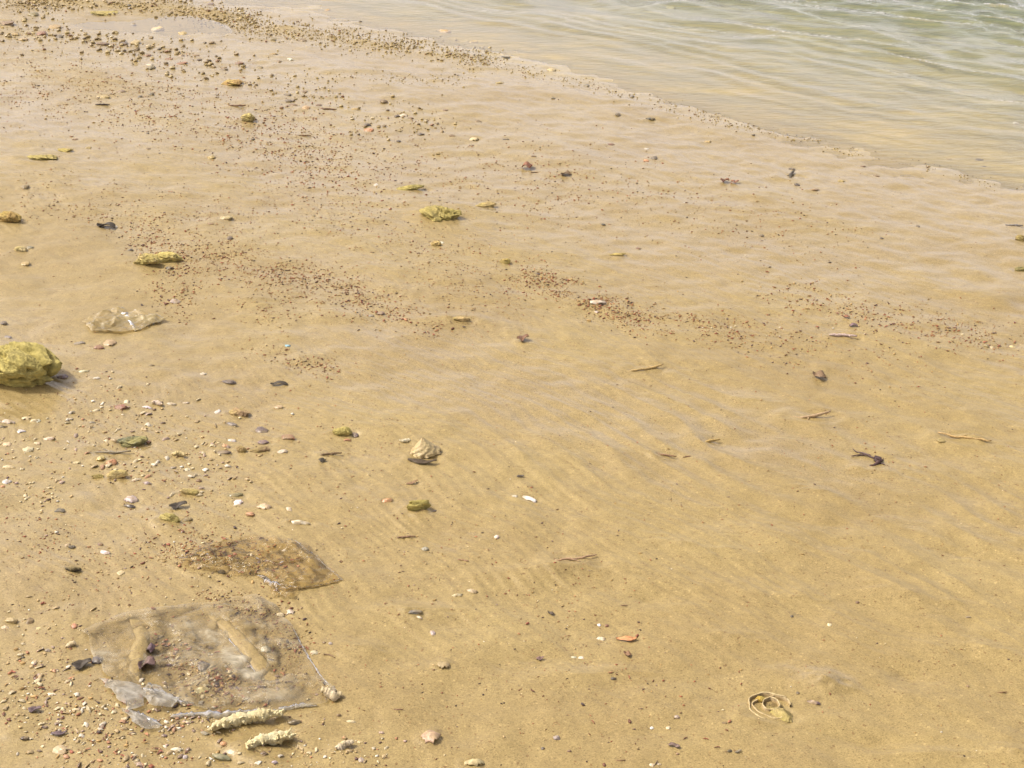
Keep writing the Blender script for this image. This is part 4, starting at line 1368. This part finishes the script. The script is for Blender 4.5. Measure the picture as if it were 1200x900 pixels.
def fold(name, pts, rad, m, parent, seed, n=40, lift=0.0):
    P = np.array([G(*p) for p in pts])
    tt = np.linspace(0, len(P) - 1, n)
    PP = np.stack([np.interp(tt, range(len(P)), P[:, c]) for c in range(3)], 1)
    PP[:, 2] += rad * 0.5 + lift
    r_ = rad * (0.35 + 0.65 * np.sin(np.linspace(0.15, 3.0, n))) * (1 + 0.4 * vnoise(np.arange(n) * 0.5, np.zeros(n), seed))
    V, f = tube_arrays(PP, r_, 10, seed, 0.8)
    c = np.repeat(PP, 10, axis=0)
    V[:, 2] = c[:, 2] + (V[:, 2] - c[:, 2]) * 0.75
    me = mesh_from(name, V, f)
    at = me.attributes.new('cloud', 'FLOAT', 'POINT')
    at.data.foreach_set('value', np.clip(0.25 + 0.5 * noise3(V * 160, seed), 0, 1).astype(np.float32))
    return link(name, me, m, parent)

root = bpy.data.objects.new('clear_plastic_bag', None); C.objects.link(root)
root.location = (0, 0, 0)
tag(root, 'large clear plastic bag spread flat over shell grit and sand', 'plastic bag')
sheet('film', [(97, 742), (140, 722), (200, 712), (255, 706), (300, 700), (322, 708), (345, 742), (362, 775), (394, 812), (384, 828), (345, 829), (310, 834), (255, 832), (205, 826), (165, 806), (122, 796), (104, 772)],
      M['film'], 0.0022, 0.0065, 301, root, clouds=((270, 768, 24, 12, -48, 0.75), (292, 792, 20, 9, -45, 0.85), (240, 745, 30, 10, -40, 0.3), (120, 765, 14, 12, 0, 0.5), (335, 820, 30, 8, 0, 0.35), (330, 730, 16, 14, 0, 0.2)), edge_up=0.0015)
sheet('flap', [(118, 797), (140, 800), (166, 805), (172, 818), (168, 830), (148, 834), (138, 822), (128, 808)], M['film_flap'], 0.006, 0.003, 309, root, n=60, rings=14, clouds=((145, 815, 25, 20, 0, 0.25),), edge_up=0.001)
sheet('flap', [(146, 832), (160, 838), (178, 846), (190, 855), (176, 857), (158, 852)], M['film_flap'], 0.004, 0.005, 311, root, n=50, rings=10, clouds=((165, 845, 20, 10, 0, 0.3),), edge_up=0.001)
sheet('flap', [(176, 806), (205, 815), (214, 826), (205, 836), (186, 832), (170, 822)], M['film_flap'], 0.008, 0.008, 315, root, n=60, rings=14, clouds=((200, 825, 20, 10, 0, 0.3),), edge_up=0.002)
fold('fold', [(168, 808), (190, 814), (212, 824), (228, 826)], 0.005, M['film_flap'], root, 321)
fold('fold', [(200, 842), (228, 838), (256, 840), (282, 836), (306, 834)], 0.006, M['film_flap'], root, 323, 60)
fold('fold', [(150, 832), (172, 842), (190, 852)], 0.004, M['film_flap'], root, 325)
fold('fold', [(310, 836), (336, 831), (352, 828), (372, 828)], 0.004, M['film_flap'], root, 327)
fold('fold', [(344, 738), (356, 762), (374, 790), (392, 812)], 0.0016, M['film'], root, 329, 60)
fold('fold', [(234, 712), (262, 742), (286, 770), (308, 800)], 0.0014, M['film'], root, 331, 60)
for nm, pts, lab in (('sand_tongue', [(150, 722), (166, 726), (176, 742), (176, 764), (168, 784), (163, 801), (155, 798), (148, 786), (150, 768), (158, 750), (158, 736)], 'tongue of clean sand lying on the clear plastic'),
                     ('sand_tongue', [(240, 719), (262, 724), (280, 738), (298, 756), (318, 780), (328, 800), (316, 802), (298, 788), (284, 766), (262, 744)], 'slanting strip of clean sand on the clear plastic')):
    O = outline(pts, 80)
    c = O.mean(0)
    rg = 12
    V = [c]
    for k in range(1, rg + 1):
        V += list(c + (O - c) * (k / rg))
    V = np.array(V)
    q = np.r_[0, np.repeat(np.arange(1, rg + 1) / rg, 80)]
    z = surf(V[:, 0], V[:, 1]) + 0.0050 - 0.0048 * q ** 3 + 0.0006 * fbm(V[:, 0] * 50, V[:, 1] * 50, 5)
    f = []
    for i in range(80):
        j = (i + 1) % 80
        f.append((0, 1 + i, 1 + j))
        for k in range(rg - 1):
            a_, b_ = 1 + k * 80 + i, 1 + k * 80 + j
            f.append((a_, a_ + 80, b_ + 80, b_))
    me = mesh_from(nm, np.column_stack([V, z]), face_up(V, f))
    at = me.attributes.new('wet', 'FLOAT', 'POINT'); at.data.foreach_set('value', np.full(len(V), 0.2, np.float32))
    o = link(nm, me, M['sand'])
    tag(o, lab, 'sand')

root = bpy.data.objects.new('brown_plastic_bag', None); C.objects.link(root)
tag(root, 'brown transparent plastic bag half buried beneath red algae', 'plastic bag')
sheet('film', [(212, 655), (245, 638), (290, 630), (345, 634), (366, 645), (382, 662), (400, 680), (372, 688), (350, 692), (330, 690), (305, 676), (262, 674), (225, 668)],
      M['film_brown'], 0.003, 0.009, 401, root, clouds=((372, 668, 16, 8, -40, 0.5), (330, 655, 30, 10, 0, 0.25), (250, 660, 24, 8, 0, 0.2)), edge_up=0.001)
sheet('flap', [(305, 676), (330, 688), (352, 692), (350, 702), (336, 703), (320, 696)], M['film_brown'], 0.004, 0.006, 405, root, n=50, rings=10)
fold('fold', [(304, 676), (318, 686), (335, 692), (352, 690)], 0.006, M['film_brown'], root, 411)
fold('fold', [(352, 690), (375, 687), (401, 680)], 0.0022, M['film_brown'], root, 413)
fold('fold', [(346, 634), (368, 652), (384, 666), (401, 680)], 0.002, M['film_brown'], root, 415)
fold('fold', [(300, 655), (325, 662), (350, 657), (372, 652)], 0.003, M['film_brown'], root, 417)

root = bpy.data.objects.new('plastic_scrap', None); C.objects.link(root)
tag(root, 'pale crumpled plastic scrap with a pointed dark tip above the big rock', 'plastic scrap')
sheet('film', [(98, 380), (115, 370), (140, 363), (152, 368), (180, 372), (193, 376), (175, 382), (160, 390), (130, 391), (104, 390)], M['film_warm'], 0.004, 0.012, 501, root, n=90, rings=24,
      clouds=((145, 372, 14, 6, 0, 0.7), (172, 378, 20, 8, 0, 0.55), (125, 380, 30, 12, 0, 0.25)), edge_up=0.002)
fold('fold', [(140, 365), (150, 374), (158, 388)], 0.006, M['film_warm'], root, 503)
fold('fold', [(158, 389), (172, 382), (190, 376)], 0.005, M['film_warm'], root, 505)
# black bits and a dark stone caught by the clear plastic
item('stone', 'dark_stone', 'stone', 239, 780, 15, 15, 'navy', 'blue-black stone showing through the clear plastic')
item('leaf', 'black_rubber_scrap', 'litter', 96, 779, 22, 12, 'black', 'black rubber scrap poking out left of the clear plastic')
item('stone', 'black_rubber_scrap', 'litter', 114, 773, 14, 13, 'navy', 'black lump under the clear plastic corner')
item('leaf', 'algae_clump', 'seaweed', 177, 762, 10, 16, 'purple', 'upper purple algae clump right of the sand tongue')
item('leaf', 'algae_clump', 'seaweed', 172, 780, 18, 15, 'purple', 'lower purple algae clump right of the sand tongue')
item('stone', 'nut_pebble', 'pebble', 162, 749, 7, 5, 'redbrown', 'red-brown nut lying on the sand tongue')
item('chip', 'shell_piece', 'shell', 311, 760, 15, 10, 'cream', 'large cream shell on the slanting sand strip')
item('chip', 'shell_piece', 'shell', 236, 808, 20, 10, 'paleyellow', 'pale ring-shaped shell under the clear plastic')

# ------------------------------------------------------------------ countless small pieces
# path in photo pixels, half spread (px), how many, size range in mm, kind ('weed' or 'shell' or 'shingle'), region phrase
ZONES = [
    ([(160, 275), (205, 300), (215, 345), (190, 350)], 30, 420, (3, 9), 'weed', 'the crumbled yellow rock at left'),
    ([(250, 300), (320, 325), (400, 340), (455, 365)], 28, 620, (3, 8), 'weed', 'the diagonal drift band left of centre'),
    ([(200, 285), (330, 318), (440, 352), (520, 385)], 16, 520, (3, 9), 'weed', 'the diagonal drift band left of centre'),
    ([(330, 235), (480, 290), (630, 325)], 40, 420, (3, 8), 'weed', 'the sand below the rough yellow mound'),
    ([(300, 360), (330, 370)], 22, 70, (3, 8), 'weed', 'the low mound left of centre'),
    ([(300, 410), (340, 420), (400, 435)], 14, 110, (3, 8), 'weed', 'the pale blue scrap'),
    ([(620, 320), (670, 342), (700, 358), (745, 372)], 17, 520, (3, 9), 'weed', 'the flat white scrap'),
    ([(745, 372), (830, 385), (900, 392)], 22, 260, (3, 8), 'weed', 'the band right of the flat white scrap'),
    ([(900, 330), (960, 355), (1040, 372), (1120, 388), (1190, 400)], 22, 420, (3, 9), 'weed', 'the right-hand drift line by the driftwood'),
    ([(880, 400), (1000, 410), (1080, 440)], 36, 170, (3, 8), 'weed', 'the sand below the driftwood'),
    ([(500, 330), (620, 340)], 45, 200, (3, 7), 'weed', 'the sand below the rough yellow mound'),
    ([(20, 230), (200, 250), (300, 270)], 40, 520, (3, 8), 'weed', 'the grey flat at upper left'),
    ([(0, 90), (150, 110), (300, 150), (420, 200)], 55, 1500, (4, 11), 'weed', 'the far grey flat'),
    ([(300, 190), (500, 200), (700, 240)], 55, 600, (4, 9), 'weed', 'the flat round the rough yellow mound'),
    ([(620, 180), (680, 205), (800, 240), (1000, 290)], 50, 360, (4, 9), 'weed', 'the sand below the yellow bar'),
    ([(180, 640), (260, 645), (300, 660), (330, 672)], 26, 430, (2, 7), 'weed', 'the brown plastic'),
    ([(190, 745), (215, 790), (260, 800), (340, 800)], 30, 360, (2, 7), 'weed', 'the clear plastic'),
    ([(240, 700), (320, 720), (350, 770)], 18, 240, (2, 6), 'weed', 'the top of the clear plastic'),
    ([(20, 580), (60, 660), (150, 650)], 60, 260, (2, 6), 'weed', 'the left sand above the clear plastic'),
    ([(20, 780), (60, 830), (120, 850), (200, 870)], 65, 200, (2, 7), 'weed', 'the bottom left corner'),
    ([(350, 470), (450, 600), (520, 700)], 110, 240, (2, 6), 'weed', 'the middle sand'),
    ([(620, 640), (700, 750), (800, 840)], 110, 190, (2, 6), 'weed', 'the lower middle sand'),
    ([(700, 470), (1000, 520), (1150, 620)], 120, 170, (2, 6), 'weed', 'the smooth right sand'),
    ([(60, 470), (180, 520), (250, 580)], 75, 420, (2, 6), 'weed', 'the shelly sand at left'),
    ([(20, 760), (80, 830), (160, 870), (260, 890)], 75, 1100, (2, 9), 'shell', 'the bottom left corner'),
    ([(90, 480), (180, 530), (280, 540)], 70, 520, (2, 12), 'shell', 'the shelly sand at left'),
    ([(10, 490), (30, 530), (60, 600)], 40, 190, (3, 9), 'shell', 'the left edge below the big rock'),
    ([(190, 640), (260, 655), (320, 670)], 24, 180, (2, 7), 'shell', 'the brown plastic'),
    ([(190, 745), (230, 800), (330, 800)], 34, 520, (2, 8), 'shell', 'the clear plastic'),
    ([(190, 842), (260, 850)], 12, 130, (2, 7), 'shell', 'the front fold of the clear plastic'),
    ([(60, 700), (180, 690), (300, 700)], 28, 90, (2, 5), 'shell', 'the sand above the clear plastic'),
    ([(350, 860), (440, 880), (300, 885)], 32, 170, (2, 8), 'shell', 'the coral branches'),
    ([(400, 560), (520, 680), (640, 760), (800, 850)], 110, 110, (2, 5), 'shell', 'the lower middle sand'),
    ([(300, 300), (600, 280), (900, 260)], 90, 130, (3, 6), 'shell', 'the upper middle flat'),
    ([(820, 380), (900, 388), (1150, 395)], 12, 70, (3, 8), 'shell', 'the right-hand drift line'),
    ([(100, 100), (300, 170)], 70, 110, (4, 8), 'shell', 'the far grey flat'),
    ([(0, 2), (150, 4), (240, 14), (300, 22)], 12, 900, (5, 16), 'shingle', 'the shingle bank'),
    ([(200, 18), (330, 34), (470, 52), (580, 72)], 15, 1250, (4, 13), 'shingle', 'the shingle bank'),
    ([(560, 72), (660, 93), (760, 119), (880, 149), (1000, 178)], 8, 380, (3, 9), 'shingle', 'the shore line'),
    ([(1000, 176), (1120, 203), (1200, 224)], 7, 60, (4, 8), 'shingle', 'the shore line'),
    ([(0, 30), (60, 40), (170, 58), (240, 70), (290, 85)], 20, 300, (8, 20), 'shingle', 'the puddle shore'),
    ([(300, 100), (400, 130), (520, 150)], 26, 150, (6, 14), 'shingle', 'the far wet flat'),
    ([(330, 90), (560, 95)], 10, 90, (5, 12), 'shingle', 'the far wet flat'),
]
PAL = {
    'weed': [((0.29, 0.10, 0.055), 6), ((0.16, 0.07, 0.04), 4), ((0.36, 0.17, 0.085), 4), ((0.07, 0.045, 0.04), 2.5), ((0.14, 0.085, 0.09), 2), ((0.40, 0.26, 0.10), 4)],
    'shell': [((0.66, 0.56, 0.34), 5), ((0.76, 0.70, 0.56), 2), ((0.48, 0.35, 0.17), 5), ((0.40, 0.29, 0.24), 2), ((0.46, 0.22, 0.12), 1), ((0.16, 0.10, 0.08), 1.5)],
    'shingle': [((0.34, 0.25, 0.10), 6), ((0.44, 0.34, 0.14), 4), ((0.24, 0.165, 0.075), 4), ((0.13, 0.09, 0.06), 1), ((0.52, 0.43, 0.25), 1), ((0.26, 0.13, 0.07), 1)],
}
def pick(kind, n):
    p = PAL[kind]
    w = np.array([q[1] for q in p], float)
    k = rng.choice(len(p), n, p=w / w.sum())
    c = np.array([q[0] for q in p])[k]
    return np.column_stack([c * rng.uniform(0.75, 1.25, (n, 1)), k])

pieces = {'weed': [], 'shell': [], 'shingle': []}
for zi, (path, spread, cnt, (s0, s1), kind, where) in enumerate(ZONES):
    cnt = int(cnt * {'weed': 3.2, 'shell': 1.2, 'shingle': 2.4}[kind])
    P = np.array(path, float)
    seg = np.r_[0, np.cumsum(np.linalg.norm(np.diff(P, axis=0), axis=1))]
    t = rng.uniform(0, seg[-1], cnt)
    px = np.interp(t, seg, P[:, 0]) + rng.normal(0, spread * 0.55, cnt) * (1.6 if spread < 30 else 1.0)
    py = np.interp(t, seg, P[:, 1]) + rng.normal(0, spread * 0.5, cnt)
    # gather into small patches
    cl = vnoise(px * 0.045, py * 0.11, 300 + zi) + 0.5 * vnoise(px * 0.13, py * 0.3, 340 + zi)
    keep = (cl > rng.uniform(-1.0, 0.45, cnt)) & (px > -60) & (px < 1260) & (py > -12) & (py < 935)
    px, py = px[keep], py[keep]
    if kind == 'weed' and 'clear plastic' in where:
        on = ((np.abs(px - 163) < 14) & (py > 722) & (py < 800)) | (np.abs((px - 243) - (py - 720) * 0.98) < 12)
        px, py = px[~on], py[~on]
    n = len(px)
    x, y = to_ground(px, py, surf)
    if kind != 'shingle':
        ok = shore(x, y)[0] > 0.05
        x, y, px, py = x[ok], y[ok], px[ok], py[ok]; n = len(x)
    z = surf(x, y)
    size = (s0 + (s1 - s0) * rng.random(n) ** 2.6 * 1.2) * 0.00145
    sc = 1680 / (y * math.cos(PITCH) + 1.5 * math.sin(PITCH))
    pieces[kind].append(dict(x=x, y=y, z=z, size=size, app=size * sc, col=pick(kind, n), zone=np.full(n, zi)))
# thin even scatter
for kind, cnt, (s0, s1) in (('weed', 6500, (2, 5)), ('shell', 700, (1.5, 4))):
    px, py = rng.uniform(-60, 1260, cnt), 900 * rng.random(cnt) ** (1.25 if kind == 'weed' else 0.8)
    px = np.where(rng.random(cnt) < 0.45, px * 0.5, px)
    cl = vnoise(px * 0.02, py * 0.06, 71) + 0.6 * vnoise(px * 0.07, py * 0.2, 72)
    kk = cl > rng.uniform(-1.0, 0.7, cnt)
    px, py = px[kk], py[kk]
    cnt = len(px)
    x, y = to_ground(px, py, surf)
    ok = shore(x, y)[0] > 0.15
    x, y = x[ok], y[ok]; n = len(x)
    size = (s0 + (s1 - s0) * rng.random(n) ** 2) * 0.0015
    pieces[kind].append(dict(x=x, y=y, z=surf(x, y), size=size, app=size * 1680 / (y * 0.906 + 0.63), col=pick(kind, n), zone=np.full(n, -1)))

def cat_(k):
    L_ = pieces[k]
    return {q: np.concatenate([p[q] for p in L_]) for q in L_[0]}

def proto(kind, seed):
    if kind == 'weed':
        return [blade_mesh(seed, 1.0, 0.34, 0.06, 0.25), twig_mesh(seed, 1.0, 0.17, 0.3, 0), stone_mesh(seed, 1.0, 0.6, 0.35, 1, 0.5)][seed % 3]
    if kind == 'shell':
        return chip_mesh(seed, 1.0, (0.75, 0.5, 0.35)[seed % 3], 0.24, 8, 2, 0.15, 0.5)
    return stone_mesh(seed, 1.0, 0.8, 0.5, 2, 0.6)

SINGLE = {'weed': ('seaweed_fleck', 'seaweed', M['weed'], 'seaweed fleck among others by '),
          'shell': ('shell_crumb', 'shell', M['shell'], 'shell crumb among others by '),
          'shingle': ('shingle_pebble', 'pebble', M['stone'], 'pebble among others on ')}
TONE = {'weed': ['red-brown', 'dark brown', 'light brown', 'blackish', 'purplish', 'ochre'],
        'shell': ['cream', 'whitish', 'tan', 'brown-grey', 'orange-brown', 'dark brown'],
        'shingle': ['ochre', 'yellowish', 'brown', 'dark brown', 'pale', 'reddish']}
STUFF = {'weed': ('seaweed_litter', 'countless tiny brown seaweed flecks strewn over the wet sand', 'seaweed'),
         'shell': ('shell_grit', 'countless tiny pale shell crumbs strewn over the wet sand', 'shell'),
         'shingle': ('shingle', 'band of countless ochre and brown pebbles along the shore', 'shingle')}
for kind in ('weed', 'shell', 'shingle'):
    D = cat_(kind)
    order = np.argsort(-np.where(D['zone'] >= 0, D['app'], 0))
    big, rest = order[:280], order[280:]
    protos = [proto(kind, 700 + k) for k in range(9)]
    for pm in protos:
        pm.materials.append(SINGLE[kind][2])
    nm, cat, _, lab = SINGLE[kind]
    for k, i in enumerate(big):
        o = link(nm, protos[k % 9], None)
        s = D['size'][i]
        o.scale = (s, s, s)
        o.location = (D['x'][i], D['y'][i], D['z'][i] + (0.0006 if kind == 'weed' else s * 0.02))
        o.rotation_euler = (rng.normal(0, 0.12), rng.normal(0, 0.12), rng.uniform(0, 6.28))
        o.color = (*D['col'][i, :3], 1)
        w = ZONES[int(D['zone'][i])][5]
        tone = TONE[kind][int(D['col'][i, 3])]
        size_ = 'tiny' if D['app'][i] < np.median(D['app'][big]) else 'small'
        tag(o, size_ + ' ' + tone + ' ' + lab + w, cat, {'weed': 'seaweed flecks on ', 'shell': 'shell crumbs on ', 'shingle': 'pebbles on '}[kind] + w)
    # the rest as one mesh: little irregular octahedra and slivers
    base = np.array([(1, 0, 0), (-1, 0, 0), (0, 1, 0), (0, -1, 0), (0, 0, 1), (0, 0, -1)], float)
    tri = np.array([(0, 2, 4), (2, 1, 4), (1, 3, 4), (3, 0, 4), (2, 0, 5), (1, 2, 5), (3, 1, 5), (0, 3, 5)])
    n = len(rest)
    B = base[None] * rng.uniform(0.6, 1.15, (n, 6, 1)) + rng.normal(0, 0.14, (n, 6, 3))
    asp = {'weed': rng.uniform(0.18, 0.6, n), 'shell': rng.uniform(0.5, 1.0, n), 'shingle': rng.uniform(0.5, 1.0, n)}[kind]
    zz = {'weed': 0.34, 'shell': 0.4, 'shingle': 0.5}[kind]
    B[:, :, 1] *= asp[:, None]; B[:, :, 2] *= zz
    B *= (D['size'][rest] / 2)[:, None, None]
    an = rng.uniform(0, 6.28, n)
    ca, sa = np.cos(an)[:, None], np.sin(an)[:, None]
    bx, by = B[:, :, 0] * ca - B[:, :, 1] * sa, B[:, :, 0] * sa + B[:, :, 1] * ca
    V = np.stack([bx + D['x'][rest][:, None], by + D['y'][rest][:, None], B[:, :, 2] + (D['z'][rest] + D['size'][rest] * zz * 0.3)[:, None]], -1).reshape(-1, 3)
    Fc = (tri[None] + (np.arange(n) * 6)[:, None, None]).reshape(-1, 3)
    me = mesh_from(STUFF[kind][0], V, Fc, smooth=False)
    at = me.attributes.new('tint', 'FLOAT_COLOR', 'POINT')
    cc = np.column_stack([D['col'][rest, :3], np.ones(n)])
    at.data.foreach_set('color', np.repeat(cc, 6, axis=0).astype(np.float32).ravel())
    o = link(STUFF[kind][0], me, M['grit'])
    o['kind'] = 'stuff'
    o['label'] = STUFF[kind][1]
